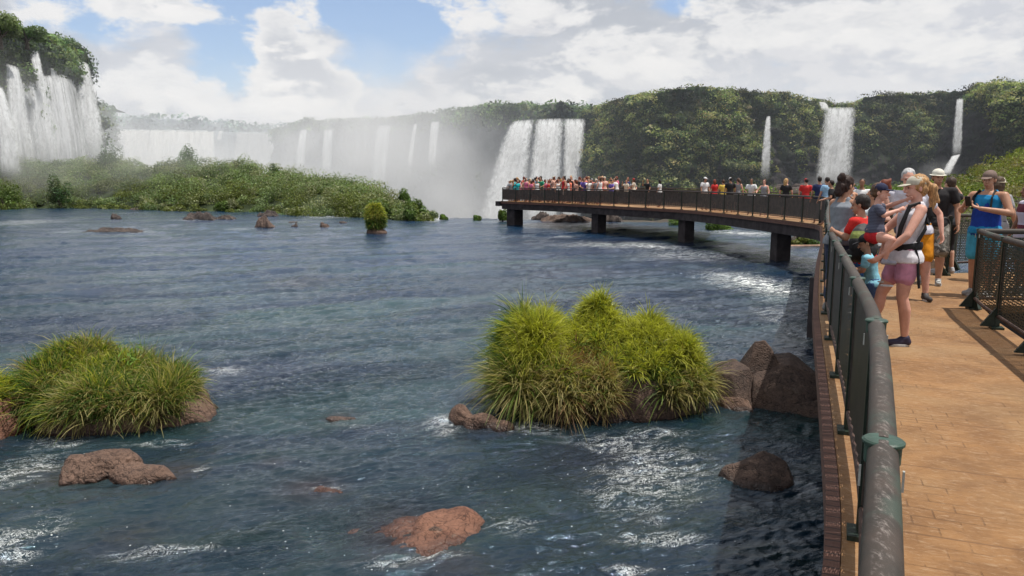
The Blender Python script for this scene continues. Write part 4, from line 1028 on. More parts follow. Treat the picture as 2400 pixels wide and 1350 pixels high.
def catmull(P, step=.25):
    P = np.array(P, float); P = np.vstack([2*P[0]-P[1], P, 2*P[-1]-P[-2]]); out = []
    for i in range(1, len(P)-2):
        n = max(2, int(np.linalg.norm(P[i+1]-P[i])/step)); t = np.linspace(0, 1, n, endpoint=False)[:, None]
        a, b, c, d = P[i-1:i+3]
        out.append(.5*(2*b+(c-a)*t+(2*a-5*b+4*c-d)*t*t+(3*b-a-3*c+d)*t**3))
    out.append(P[-2][None]); return np.concatenate(out)
LPTS = [(-.60, -1.6), (.05, 0.0), (.60, 1.12), (.88, 1.68), (1.60, 3.19), (2.17, 4.6), (2.70, 5.96), (3.42, 7.82), (4.22, 9.84), (5.95, 14), (8.1, 19), (9.9, 23.4), (10.75, 25.5), (11.05, 26.5), (11.1, 27.2), (10.95, 29.5), (10.45, 34), (9.75, 38), (8.9, 40.6), (6.9, 44), (5.2, 47.2), (2.8, 51), (0.2, 54.0), (-.7, 55.2)]
LC = catmull(LPTS)
def tangents(Cv):
    T = np.gradient(Cv, axis=0); return T/np.linalg.norm(T, axis=1)[:, None]
LT = tangents(LC); LN_ = np.stack([LT[:, 1], -LT[:, 0]], 1)     # to the right of travel
LY = LC[:, 1]
Wd = np.interp(np.arange(len(LC)), *zip(*[(0, 1.85), (np.argmax(LY > 9), 1.70), (np.argmax(LY > 22), 2.4), (np.argmax(LY > 40.5), 2.6), (np.argmax(LY > 43.0), 6.5), (np.argmax(LY > 47), 8.0), (len(LC)-1, 8.0)]))
RC = LC+LN_*Wd[:, None]
def arclen(Cv): return np.concatenate([[0], np.cumsum(np.linalg.norm(np.diff(Cv, axis=0), axis=1))])

# deck
def deck_mat():
    t = NT('deck_concrete'); p = t.pos()
    q = t.mapping(p, rot=(0, 0, R(22)))
    br = t.n('ShaderNodeTexBrick', {'Vector': q, 'Scale': 1.0, 'Mortar Size': .0045, 'Mortar Smooth': .3, 'Brick Width': .21, 'Row Height': .105, 'Color1': (1, 1, 1, 1), 'Color2': (.9, .9, .9, 1), 'Mortar': (0, 0, 0, 1)}, offset=0.5)
    big = t.n('ShaderNodeTexBrick', {'Vector': q, 'Scale': 1.0, 'Mortar Size': .008, 'Mortar Smooth': .2, 'Brick Width': 40.0, 'Row Height': .92}, offset=0.0)
    n1 = t.noise(p, 2.6, 8, .68, .4); n2 = t.noise(t.mapping(q, scale=(1, 2.6, 1)), 17, 7, .72, .8); n3 = t.noise(p, .7, 4, .6)
    wear = t.ss(.48, .62, t.noise(p, 1.9, 6, .7, .3))
    c = t.mix(t.ss(.3, .7, n1), (.17, .084, .034), (.30, .158, .064))
    c = t.mix(t.ss(.42, .72, n3), c, (.30, .185, .090))
    c = t.mix(t.math('MULTIPLY', t.ss(.5, .68, n2), .55), c, (.40, .27, .16))
    c = t.mix(t.math('MULTIPLY', t.ss(.45, .30, n2), .40), c, (.13, .068, .032))
    mort = t.math('MULTIPLY', br.outputs['Fac'], wear)
    c = t.mix(t.math('MULTIPLY', mort, .6), c, (.10, .052, .026))
    c = t.mix(t.math('MULTIPLY', big.outputs['Fac'], .55), c, (.12, .06, .03))
    h = t.math('SUBTRACT', t.math('ADD', t.math('MULTIPLY', n2, .8), t.math('MULTIPLY', n1, .5)), t.math('MULTIPLY', mort, .8))
    return t.out(t.bsdf(c, t.ss(.3, .8, n2, .75, .5), t.bump(h, .65, .012), Specular_IOR_Level=.3))
M_DECK = deck_mat()
def brick_edge():
    t = NT('edge_brick'); p = t.pos()
    z = t.n('ShaderNodeSeparateXYZ', {0: p}).outputs
    q = t.n('ShaderNodeCombineXYZ', {0: t.math('ADD', z[1], t.math('MULTIPLY', z[0], .4)), 1: t.math('SUBTRACT', z[2], 1.62), 2: 0.0}).outputs[0]
    br = t.n('ShaderNodeTexBrick', {'Vector': q, 'Scale': 1.0, 'Mortar Size': .006, 'Brick Width': .07, 'Row Height': .07, 'Color1': (.17, .080, .054, 1), 'Color2': (.12, .056, .040, 1), 'Mortar': (.03, .018, .015, 1)}, offset=0.5)
    n = t.noise(p, 14, 6, .7)
    c = t.mix(t.math('MULTIPLY', n, .6), br.outputs[0], (.10, .05, .035))
    return t.out(t.bsdf(c, .8, t.bump(t.math('SUBTRACT', n, br.outputs['Fac']), .5, .01)))
M_EDGE = brick_edge()
M_BEAM = plain('dark_concrete', (.040, .033, .034), .85, .35, 2.5, .5)
M_GREEN = plain('rail_green', (.018, .030, .022), .45, .3, 30, .2)
M_GREENL = plain('cap_green', (.034, .066, .050), .45, .25, 22, .2)
M_RUST = plain('rust_brown', (.060, .034, .026), .7, .4, 12, .4)
def pipe_mat():
    t = NT('worn_pipe'); p = t.pos()
    n = t.noise(p, 9, 8, .7); n2 = t.noise(t.mapping(p, rot=(0, 0, R(24)), scale=(2.2, .8, 2)), 42, 9, .8, .3)
    c = t.mix(t.ss(.35, .65, n), (.034, .029, .024), (.056, .042, .034))
    c = t.mix(t.math('MULTIPLY', t.ss(.52, .62, t.noise(p, 3.2, 5, .6)), .5), c, (.05, .085, .066))
    # paint worn off along the crown of the pipe
    nz = t.n('ShaderNodeSeparateXYZ', {0: t.n('ShaderNodeNewGeometry').outputs['Normal']}).outputs[2]
    crown = t.ss(.80, 1.0, nz)
    scr = t.math('MULTIPLY', crown, t.math('MULTIPLY', t.ss(.50, .62, n2), .55))
    scr = t.math('MULTIPLY', scr, t.ss(.40, .58, t.noise(p, 1.3, 4, .6)))
    c = t.mix(scr, c, (.30, .26, .24))
    return t.out(t.bsdf(c, t.math('ADD', .52, t.math('MULTIPLY', n, .25)), t.bump(n2, .25, .004), Specular_IOR_Level=.35))
M_PIPE = pipe_mat()
def panel_mat(name, holes=.34, ms=.0095, col=(.020, .016, .014), col2=(.040, .030, .024)):
    t = NT(name)
    u = t.attr('u').outputs['Fac']; v = t.attr('v').outputs['Fac']
    q = t.n('ShaderNodeCombineXYZ', {0: u, 1: v, 2: 0.0}).outputs[0]
    br = t.n('ShaderNodeTexBrick', {'Vector': q, 'Scale': 1.0, 'Mortar Size': ms, 'Mortar Smooth': .0, 'Brick Width': .050, 'Row Height': .030}, offset=.5)
    solid = t.math('LESS_THAN', t.math('FRACT', t.math('DIVIDE', u, .155)), 1-holes)     # ribs between the strips of slots
    hole = t.math('MULTIPLY', t.math('SUBTRACT', 1.0, t.math('GREATER_THAN', br.outputs['Fac'], .5)), t.math('SUBTRACT', 1.0, solid))
    n = t.noise(t.coord('Object'), 6, 6, .65)
    c = t.mix(t.ss(.35, .65, n), col, col2)
    tr = t.n('ShaderNodeBsdfTransparent')
    mx = t.n('ShaderNodeMixShader', {0: hole, 1: t.bsdf(c, .5, t.bump(n, .2, .01), Specular_IOR_Level=.35).outputs[0], 2: tr.outputs[0]})
    return t.out(mx.outputs[0])
M_PANEL = panel_mat('railing_panel')
M_PANELG = panel_mat('railing_panel_green', .88, .0074, (.012, .020, .014), (.022, .034, .024))

def deck_strip(name, A, B, zt, thick, mat, parent):
    n = len(A); V = []
    for (a, b) in zip(A, B): V += [(a[0], a[1], zt), (b[0], b[1], zt), (b[0], b[1], zt-thick), (a[0], a[1], zt-thick)]
    F_ = [(i*4+k, i*4+(k+1) % 4, (i+1)*4+(k+1) % 4, (i+1)*4+k) for i in range(n-1) for k in range(4)]+[(3, 2, 1, 0), tuple((n-1)*4+k for k in range(4))]
    return MB().add(V, F_).build(name, mat, parent, smooth=False)
fb = empty('footbridge', (LC[0][0], LC[0][1], DECK), label='long curving concrete footbridge ending in a viewing platform above the river', cat='footbridge')
fb.location = (0, 0, 0)
OUT = .13
keep = np.linalg.norm(np.diff(LC, axis=0, prepend=LC[:1]-1), axis=1) > 1e-5
M_PANELF = panel_mat('railing_panel_far', .16, .0095, (.040, .029, .024), (.078, .056, .045))
deck_strip('deck', LC-LN_*(OUT-.05), RC+LN_*.12, DECK, .10, M_DECK, fb)
deck_strip('edge_course', LC-LN_*(OUT+.02), LC-LN_*(OUT-.047), DECK-.006, .16, M_EDGE, fb)
inn = np.where(Wd[:, None] > 5, .35, .12)
deck_strip('beam', LC-LN_*(OUT-.06)+LN_*.0, RC+LN_*.06, DECK-.104, .46, M_BEAM, fb)
# branch walkway to the right
BR = np.array([(5.3, 9.75), (6.6, 9.45), (9.0, 9.1), (14, 8.6)]); BT = np.array([(6.6, 12.6), (8.2, 12.9), (10.0, 13.0), (15, 13.2)])
deck_strip('side_deck', BR, BT, DECK-.004, .10, M_DECK, fb)
deck_strip('side_beam', BR+np.array([.1, .05]), BT-np.array([0, .05]), DECK-.11, .45, M_BEAM, fb)
def pier(px, py, w, d, inset=.45):
    y = atZ(px, py, 0); i = int(np.argmin(np.hypot(LC[:, 0]-y.x, LC[:, 1]-y.y)))
    p = LC[i]+LN_[i]*(inset+d/2); rz = math.atan2(LT[i][1], LT[i][0])
    MB().box((p[0], p[1], .3), (w, d, 2.0+.03), rz).build('pier', M_BEAM, fb, smooth=False, bevel=.02)
for _o in (.25,):
    pier(1815, 611, .62, .62, _o); pier(1607, 567, .62, .62, _o); pier(1392, 545, .68, .68, _o)
pier(1222, 528, .95, .8, .15); pier(1206, 524, .5, .5, .9)
for (x, y, w) in ((12.1, 22.5, .8), (6.9, 15.5, .8), (4.9, 7.6, .6), (2.2, 1.2, .6)):
    MB().box((x, y, .3), (w, w, 2.03), .3).build('pier', M_BEAM, fb, smooth=False, bevel=.02)

RT = DECK+.98
def make_railing(name, label, line, spacing=1.5, panel=M_PANEL, detail=True, pr=.034, group=None, phase=0.0, start_post=True, s_list=None, post_mat=None, side=1, gus=.16):
    """line: plan curve (n,2)"""
    s = arclen(line); tot = s[-1]
    e = empty(name, (line[0][0], line[0][1], DECK), 0, label, 'railing', group)
    at = lambda q: (np.interp(q, s, line[:, 0])-line[0][0], np.interp(q, s, line[:, 1])-line[0][1])
    ss_ = s_list if s_list is not None else list(np.arange(phase, tot-.3*spacing, spacing))+[tot]
    top = RT-DECK
    post_mat = post_mat or M_GREEN
    n = 12 if detail else 6
    for k, q in enumerate(ss_):
        x, y = at(q); x2, y2 = at(min(tot, q+.05)); x1, y1 = at(max(0, q-.05)); rz = math.atan2(y2-y1, x2-x1)
        nx, ny = -math.sin(rz)*side, math.cos(rz)*side
        m = MB()
        m.box((x, y, top/2+.02), (.050, .045, top-.02), rz)
        m.box((x, y, .012), (.14, .12, .024), rz)
        if detail:      # gusset foot
            m.add([(x-.02*math.cos(rz), y-.02*math.sin(rz), .30), (x-.02*math.cos(rz)+nx*.02, y-.02*math.sin(rz)+ny*.02, .30), (x-nx*gus-.02*math.cos(rz), y-ny*gus-.02*math.sin(rz), .025), (x-.02*math.cos(rz), y-.02*math.sin(rz), .025),
                   (x+.02*math.cos(rz), y+.02*math.sin(rz), .30), (x+.02*math.cos(rz)+nx*.02, y+.02*math.sin(rz)+ny*.02, .30), (x-nx*gus+.02*math.cos(rz), y-ny*gus+.02*math.sin(rz), .025), (x+.02*math.cos(rz), y+.02*math.sin(rz), .025)],
                  [(0,1,2,3), (4,7,6,5), (0,4,5,1), (1,5,6,2), (2,6,7,3), (3,7,4,0)])
        p = m.build('post', post_mat if not detail else M_GREEN, e, smooth=False)
        if detail:
            m = MB().lathe((x, y, top-.045), [(.040, .02), (.041, .062), (.047, .067), (.047, .073), (.042, .077)], 24, 1.0, rz)
            c = m.build('post_cap', M_GREENL, p)
            for sg in (-1, 1): MB().box((x+nx*.046*sg-.03*math.cos(rz), y+ny*.046*sg-.03*math.sin(rz), top-.055), (.010, .005, .05), rz).build('clip', M_CLIP, p, smooth=False)
        if k < len(ss_)-1:
            q2 = ss_[k+1]; m_ = max(2, int((q2-q)/.3)+1)
            g = .012 if detail else 0.0
            qs = np.linspace(q+g, q2-g, m_); P = [(*at(t_), top) for t_ in qs]
            MB().tube(P, pr, 24 if detail else n, cap=True).build('handrail', M_PIPE if detail else M_RAILFAR, e)
            g2 = .04
            qs = np.linspace(q+g2, q2-g2, m_); P = [(*at(t_), .14) for t_ in qs]
            MB().tube(P, .020, n).build('bottom_rail', M_RUST, e)
            # panel: thin folded sheet
            nr = max(2, int((q2-q)/.0775)); qs = np.linspace(q+.045, q2-.045, nr)
            V, U, VV = [], [], []
            for j, t_ in enumerate(qs):
                x, y = at(t_); o = .006 if j % 2 else -.006
                for z in (.17, top-.075): V.append((x+nx*o, y+ny*o, z)); U.append(t_); VV.append(z)
            Fq = [(2*j, 2*j+2, 2*j+3, 2*j+1) for j in range(nr-1)]
            me = mesh_np('panel', V, Fq, panel, smooth=False, attrs={'u': U, 'v': VV}); pn_ = link('panel', me, e)
            for t_ in (q+.045, q2-.045):
                x, y = at(t_); MB().box((x, y, (.17+top-.075)/2), (.018, .022, top-.245), rz).build('stile', M_STILE, pn_, smooth=False)
    return e
M_CLIP = plain('clip_white', (.42, .43, .40), .5, .1, 30)
M_STILE = plain('stile_metal', (.075, .058, .048), .55, .3, 15)
M_RAILFAR = plain('rail_brown', (.055, .042, .036), .5, .3, 3)
sL = arclen(LC)
def near_s(x, y, Cv=LC, S=None): return (sL if S is None else S)[int(np.argmin(np.hypot(Cv[:, 0]-x, Cv[:, 1]-y)))]
i_far = int(np.argmax(LY > 26.5))
nearline = LC[:i_far+1]
s_near = [near_s(-.6, -1.6), near_s(.05, 0.0)+.02, near_s(.81, 1.55), near_s(1.60, 3.19), near_s(2.17, 4.6), near_s(2.70, 5.96)]
while s_near[-1] < sL[i_far]-1.2: s_near.append(s_near[-1]+1.55)
s_near[-1] = sL[i_far]
make_railing('railing', 'worn grey pipe railing with green collars beside the woman in pink shorts', nearline, s_list=s_near, side=-1, gus=-.10)
make_railing('railing', 'long dark brown railing along the water side of the curved bridge', LC[i_far:], 1.5, M_PANELF, detail=False, pr=.045)
# right side of the near walkway: from behind the viewer to the corner, then the branch
RY = RC[:, 1]
ia, ib = 0, int(np.argmin(np.hypot(RC[:, 0]-5.62, RC[:, 1]-9.1)))
make_railing('railing', 'green mesh railing with a slatted shadow at the right of the walkway', RC[ia:ib+1][::-1], 1.35, M_PANELG, side=1)
make_railing('railing', 'short railing turning right in front of the man in the blue vest', catmull([tuple(RC[ib]), (6.7, 9.1), (8.6, 8.95), (11, 8.7)]), 1.35, M_PANELG, side=1)
ic = int(np.argmin(np.hypot(RC[:, 0]-7.25, RC[:, 1]-12.6)))
make_railing('railing', 'light framed railing behind the walking tourists', np.array([(7.25, 12.5), (7.7, 13.1), (8.6, 13.4)]), .95, M_PANELG, side=1, post_mat=M_GREENL)
make_railing('railing', 'railing at the far side of the side walkway behind the man in blue', catmull([(8.7, 13.4), (10.5, 13.3), (14, 13.4)]), 1.4, M_PANELG, detail=True)
make_railing('railing', 'dark railing on the landward side of the curved bridge', RC[ic:], 1.5, detail=False, pr=.04)
# platform end railing (closes the platform)
endl = np.linspace(0, 1, 30)[:, None]
E0, E1 = LC[-1], RC[-1]
make_railing('railing', 'railing across the far tip of the viewing platform', E0+(E1-E0)*endl, 1.5, M_PANELF, detail=False, pr=.045)
deck_strip('bracket', np.array([LC[-1]-LN_[-1]*.3, LC[-1]-LN_[-1]*.3+LT[-1]*.5]), np.array([RC[-1], RC[-1]+LT[-1]*.5]), DECK-.002, .35, M_BEAM, fb)
# ------------------------------------------------------------------ people
class Blob:
    """collects closed hulls, then grows ONE continuous surface over them"""
    def __init__(s): s.m = MB()
    def cap(s, p0, p1, r0, r1, n=12, flat=1.0, fdir=None):
        p0, p1 = Vector(p0), Vector(p1); d = p1-p0; L = d.length
        if L < 1e-5: return s.ell(p0, (r0, r0, r0))
        d /= L
        t = (Vector(fdir) if fdir else d.orthogonal()); t = (t-d*t.dot(d)).normalized(); b = d.cross(t)
        rings = [(-r0*.98, .15), (-r0*.7, .71), (-r0*.3, .95), (0, 1)]
        V = []
        prof = [(a, r0*k) for a, k in rings]+[(L*f, r0+(r1-r0)*f) for f in (.33, .66)]+[(L-a*r1/r0 if r0 else L, r1*k) for a, k in rings[::-1]]
        for h, r in prof:
            c = p0+d*h
            for k in range(n):
                a = 2*math.pi*k/n; V.append(c+t*r*flat*math.cos(a)+b*r*math.sin(a))
        m = len(prof)
        F_ = [(i*n+k, i*n+(k+1) % n, (i+1)*n+(k+1) % n, (i+1)*n+k) for i in range(m-1) for k in range(n)]+[tuple(range(n))[::-1], tuple(range((m-1)*n, m*n))]
        s.m.add(V, F_); return s
    def ell(s, c, r, rot=(0, 0, 0), n=14):
        M = Matrix.Rotation(rot[2], 3, 'Z') @ Matrix.Rotation(rot[1], 3, 'Y') @ Matrix.Rotation(rot[0], 3, 'X')
        V = []; m = 9
        for i in range(m):
            ph = math.pi*(.03+.94*i/(m-1)); 
            for k in range(n):
                a = 2*math.pi*k/n
                V.append(Vector(c)+M @ Vector((r[0]*math.sin(ph)*math.cos(a), r[1]*math.sin(ph)*math.sin(a), -r[2]*math.cos(ph))))
        F_ = [(i*n+k, i*n+(k+1) % n, (i+1)*n+(k+1) % n, (i+1)*n+k) for i in range(m-1) for k in range(n)]+[tuple(range(n))[::-1], tuple(range((m-1)*n, m*n))]
        s.m.add(V, F_); return s
    def loft(s, secs, n=20):
        V = []
        for (c, rx, ry) in secs:
            for k in range(n):
                a = 2*math.pi*k/n; V.append((c[0]+rx*math.cos(a), c[1]+ry*math.sin(a), c[2]))
        m = len(secs)
        F_ = [(i*n+k, i*n+(k+1) % n, (i+1)*n+(k+1) % n, (i+1)*n+k) for i in range(m-1) for k in range(n)]+[tuple(range(n))[::-1], tuple(range((m-1)*n, m*n))]
        s.m.add(V, F_); return s
    def mesh(s, name, vox, mat, smooth=3, wrinkle=0.0, wscale=9.0, seed=0.0, xf=None):
        me = bpy.data.meshes.new(name); me.from_pydata(s.m.v, [], s.m.f)
        bm = bmesh.new(); bm.from_mesh(me); bmesh.ops.recalc_face_normals(bm, faces=bm.faces); bm.to_mesh(me); bm.free()
        ob = bpy.data.objects.new('tmp', me); C.objects.link(ob)
        m = ob.modifiers.new('r', 'REMESH'); m.mode = 'VOXEL'; m.voxel_size = vox; m.use_smooth_shade = True
        if smooth:
            m = ob.modifiers.new('s', 'SMOOTH'); m.iterations = smooth; m.factor = .5
        dg = bpy.context.evaluated_depsgraph_get()
        out = bpy.data.meshes.new_from_object(ob.evaluated_get(dg))
        bpy.data.objects.remove(ob); bpy.data.meshes.remove(me)
        out.name = name; out.materials.clear(); out.materials.append(mat)
        if wrinkle:
            nv = len(out.vertices); co = np.empty(nv*3, np.float32); out.vertices.foreach_get('co', co); co = co.reshape(-1, 3)
            no = np.empty(nv*3, np.float32); out.vertex_normals.foreach_get('vector', no); no = no.reshape(-1, 3)
            w = fbm(co[:, 0]*wscale+seed, co[:, 1]*wscale, co[:, 2]*wscale*.6+seed, 3, ridge=True)
            co = co+no*(w*wrinkle)[:, None]; out.vertices.foreach_set('co', co.ravel()); out.update()
        return out

_mc = {}
def cloth(col, kind='cloth'):
    k = (tuple(round(c, 3) for c in col), kind)
    if k not in _mc:
        r = {'cloth': .85, 'skin': .5, 'hair': .45, 'shoe': .6, 'strap': .6}[kind]
        if kind == 'skin':
            t = NT('skin'); v = t.coord('Object'); n = t.noise(v, 9, 4, .6)
            c = t.mix(t.ss(.35, .65, n), tuple(x*.9 for x in col), tuple(min(1, x*1.08) for x in col))
            m = t.out(t.bsdf(c, .5, t.bump(t.noise(v, 60, 3), .05, .004), Subsurface_Weight=.08, Subsurface_Radius=(.02, .008, .004), Specular_IOR_Level=.35))
        elif kind == 'hair':
            t = NT('hair'); v = t.mapping(t.coord('Object'), scale=(1, 1, .22)); n = t.noise(v, 55, 5, .7, .5)
            c = t.mix(t.ss(.3, .7, n), tuple(x*.5 for x in col), tuple(min(1, x*1.5) for x in col))
            m = t.out(t.bsdf(c, .5, t.bump(n, .8, .01), Specular_IOR_Level=.3))
        else:
            m = plain(kind, col, r, .16, 12, .25)
        _mc[k] = m
    return _mc[k]
def camo():
    t = NT('camouflage'); v = t.coord('Object'); n = t.noise(v, 9, 3, .6, .8); n2 = t.noise(v, 14, 3, .5, 1)
    c = t.mix(t.ss(.48, .52, n), (.20, .19, .165), (.085, .080, .070)); c = t.mix(t.ss(.56, .59, n2), c, (.36, .35, .32))
    return t.out(t.bsdf(c, .85, t.bump(n, .2, .01)))
def plaid(c1, c2):
    t = NT('plaid'); v = t.coord('Object')
    s = t.n('ShaderNodeSeparateXYZ', {0: v}).outputs
    a = t.math('LESS_THAN', t.math('FRACT', t.math('MULTIPLY', s[2], 14)), .35); b = t.math('LESS_THAN', t.math('FRACT', t.math('MULTIPLY', s[0], 14)), .35)
    return t.out(t.bsdf(t.mix(t.math('MULTIPLY', t.math('ADD', a, b), .5), c1, c2), .85))
def stripes(c1, c2, f=26):
    t = NT('stripes'); s = t.n('ShaderNodeSeparateXYZ', {0: t.coord('Object')}).outputs
    return t.out(t.bsdf(t.mix(t.math('LESS_THAN', t.math('FRACT', t.math('MULTIPLY', s[2], f)), .4), c1, c2), .85))

SK = {'fair': (.60, .36, .26), 'tan': (.42, .22, .14), 'brown': (.27, .135, .08), 'pink': (.62, .33, .25)}
def hand(B, wr, d, palm_n, r=1.0, curl=.5, fine=True, thumb=1):
    """palm and five fingers; d = direction of the hand, palm_n = normal of the palm (fingers curl towards it)"""
    wr, d, pn = Vector(wr), Vector(d).normalized(), Vector(palm_n); pn = (pn-d*pn.dot(d)).normalized(); s = d.cross(pn)
    B.cap(wr, wr+d*.055*r, .020*r, .034*r, flat=.55, fdir=pn)
    B.cap(wr+d*.045*r, wr+d*.085*r, .034*r, .036*r, flat=.50, fdir=pn)
    if not fine:
        B.cap(wr+d*.08*r, wr+d*.15*r+pn*curl*.05*r, .032*r, .022*r, flat=.5, fdir=pn); return
    for k, (off, ln) in enumerate(((-.028, .062), (-.0095, .074), (.0095, .070), (.028, .055))):
        p = wr+d*.085*r+s*off*r; a = 0.0; ang = curl*.75
        for j, f in enumerate((.45, .32, .23)):
            a += ang; q = p+(d*math.cos(a)+pn*math.sin(a)+s*off*1.2)*ln*f*1.15*r
            B.cap(p, q, (.0092-.0006*j)*r, (.0088-.0008*j)*r, 8); p = q
    p = wr+d*.022*r-s*.026*r*thumb
    q = p+(d*.6-s*.65*thumb+pn*.45).normalized()*.038*r; B.cap(p, q, .0125*r, .0105*r, 8)
    B.cap(q, q+(d*.85-s*.15*thumb+pn*.5).normalized()*.032*r, .0105*r, .0085*r, 8)

def person(label, loc, rz, H=1.7, skin='fair', vox=.010, lean=(0, 0), head=(0, 0), hs=1.0, armL=((-.24, .02, 1.12), (-.25, .12, .88)), armR=((.24, .02, 1.12), (.25, .12, .88)),
           legL=((-.10, .03, .50), (-.11, -.01, .09)), legR=((.10, .03, .50), (.11, -.01, .09)), top='tee', topc=(.7, .7, .7), bottom='shorts', botc=(.1, .1, .12), blen=.55, shoe=(.1, .1, .1), hair=(.03, .02, .015), hairk='short',
           hat=None, hatc=(.6, .58, .5), group=None, z=DECK, build=1.0, hands=None, fine=True, female=False, headpos=None, hip=.93, glasses=False, details=True, hem=.86):
    e = empty('person', (loc[0], loc[1], z), rz, label, 'person', group); e.scale = (H/1.7,)*3
    sk = cloth(SK[skin], 'skin')
    lx, ly = lean; b = build
    pel = Vector((0, 0, hip)); ch = Vector((lx*.6, ly*.6, hip+.30)); nk = Vector((lx, ly, hip+.50))
    hd = Vector(headpos) if headpos else nk+Vector((lx*.15, ly*.15+.02, .145*hs))
    sw = (.155 if female else .180)*b
    shL, shR = nk+Vector((-sw, -.005, -.065)), nk+Vector((sw, -.005, -.065))
    hipw = .155*b if female else .145*b
    tor = [(pel+Vector((0, 0, -.12)), .12*b, .09*b), (pel+Vector((0, -.005, -.04)), hipw, .115*b), (pel+Vector((0, 0, .06)), hipw*.95, .105*b), ((pel+ch)/2+Vector((0, 0, .02)), (.115 if female else .135)*b, .092*b),
           (ch+Vector((0, .005, 0)), .145*b, .108*b), (ch+Vector((0, .0, .09)), .155*b, .105*b), (nk+Vector((0, 0, -.05)), .13*b, .075*b), (nk+Vector((0, 0, -.005)), .075, .06)]
    B = Blob(); B.loft(tor)
    B.cap(shL, shR, .052*b, .052*b)
    B.cap(nk+Vector((0, -.01, -.03)), hd+Vector((0, -.015, -.06*hs)), .056, .050)
    yaw, pit = head
    Mh = Matrix.Rotation(yaw, 3, 'Z') @ Matrix.Rotation(pit, 3, 'X')
    def hp(v): return hd+Mh @ (Vector(v)*hs)
    rot = (pit, 0, yaw)
    B.ell(hp((0, -.012, .030)), (.074*hs, .094*hs, .088*hs), rot); B.ell(hp((0, .025, -.040)), (.056*hs, .062*hs, .070*hs), rot)
    B.ell(hp((0, .060, -.090)), (.024*hs, .022*hs, .020*hs), rot)
    if details:
        B.cap(hp((0, .085, .008)), hp((0, .108, -.030)), .010*hs, .015*hs, 8); B.cap(hp((-.022, .087, -.066)), hp((.022, .087, -.066)), .0085*hs, .0085*hs, 8)
        B.cap(hp((-.035, .078, .026)), hp((.035, .078, .026)), .013*hs, .013*hs, 8)
        for s_ in (-1, 1): B.ell(hp((s_*.074, -.012, -.012)), (.010*hs, .018*hs, .030*hs), rot)
    for (sh, (el, wr), sgn, hkey) in ((shL, armL, -1, 0), (shR, armR, 1, 1)):
        el, wr = Vector(el), Vector(wr)
        B.cap(sh, sh+(el-sh)*.45, .052*b, .047*b); B.cap(sh+(el-sh)*.45, el, .047*b, .038*b); m_ = el+(wr-el)*.35
        B.cap(el, m_, .038*b, .039*b); B.cap(m_, wr, .039*b, .026*b, flat=.9)
        hd_ = (hands[hkey] if hands and hands[hkey] else ((wr-el).normalized(), (-sgn*.9, .3, 0), .45))
        hand(B, wr, hd_[0], hd_[1], 1.0 if fine else 1.05, hd_[2], fine, sgn)
    for (s_, (kn, an)) in ((-1, legL), (1, legR)):
        hpj = pel+Vector((s_*.085*b, 0, -.04)); kn, an = Vector(kn), Vector(an)
        B.cap(hpj, hpj+(kn-hpj)*.4, .092*b, .082*b); B.cap(hpj+(kn-hpj)*.4, kn, .082*b, .056*b)
        cf = kn+(an-kn)*.33+Vector((0, -.016, 0)); B.cap(kn, cf, .054*b, .058*b); B.cap(cf, an, .058*b, .034*b)
        B.cap(an+Vector((0, -.02, -.035)), an+Vector((s_*.01, .12, -.055)), .034, .028, flat=1.0)
    link('body', B.mesh('body', vox, sk, 3 if fine else 2), e)
    cv = vox*1.25
    # top
    if top:
        T = Blob(); g = .014
        secs = []
        hemz = hem
        for (c, rx, ry) in tor[1:7]:
            if c.z >= hemz-.02: secs.append((c, rx+g, ry+g))
        lowc = pel+Vector((0, -.003, hemz-hip))
        secs = [(lowc, hipw+g+(.036 if hem < .88 else .012), .115*b+g+(.034 if hem < .88 else .010)), (lowc+Vector((0, 0, .06)), hipw+g+(.030 if hem < .88 else .012), .115*b+g+(.029 if hem < .88 else .010))]+[q for q in secs if q[0].z > hemz+.09]
        secs.append((nk+Vector((0, -.004, -.022 if top != 'tank' else -.07)), .105*b if top != 'tank' else .115*b, .070*b))
        T.loft(secs)
        if top == 'tank':
            for s_ in (-1, 1): T.cap(nk+Vector((s_*.085*b, .055, -.10)), nk+Vector((s_*.075*b, -.03, -.012)), .030, .026, 8); T.cap(nk+Vector((s_*.075*b, -.03, -.012)), nk+Vector((s_*.085*b, -.065, -.12)), .026, .03, 8)
        else:
            T.cap(shL, shR, .058*b, .058*b)
            sl_ = .55 if top == 'tee' else 1.0
            for (sh, (el, wr)) in ((shL, armL), (shR, armR)):
                el, wr = Vector(el), Vector(wr); q = sh+(el-sh)*sl_; T.cap(sh, q, .062*b, .060*b if top == 'tee' else .048*b)
                if top == 'long': T.cap(el, el+(wr-el)*.92, .046*b, .034*b)
        tm = topc if isinstance(topc, bpy.types.Material) else cloth(topc)
        link('shirt', T.mesh('shirt', cv, tm, 3, .006 if fine else .008, 11, H*7), e)
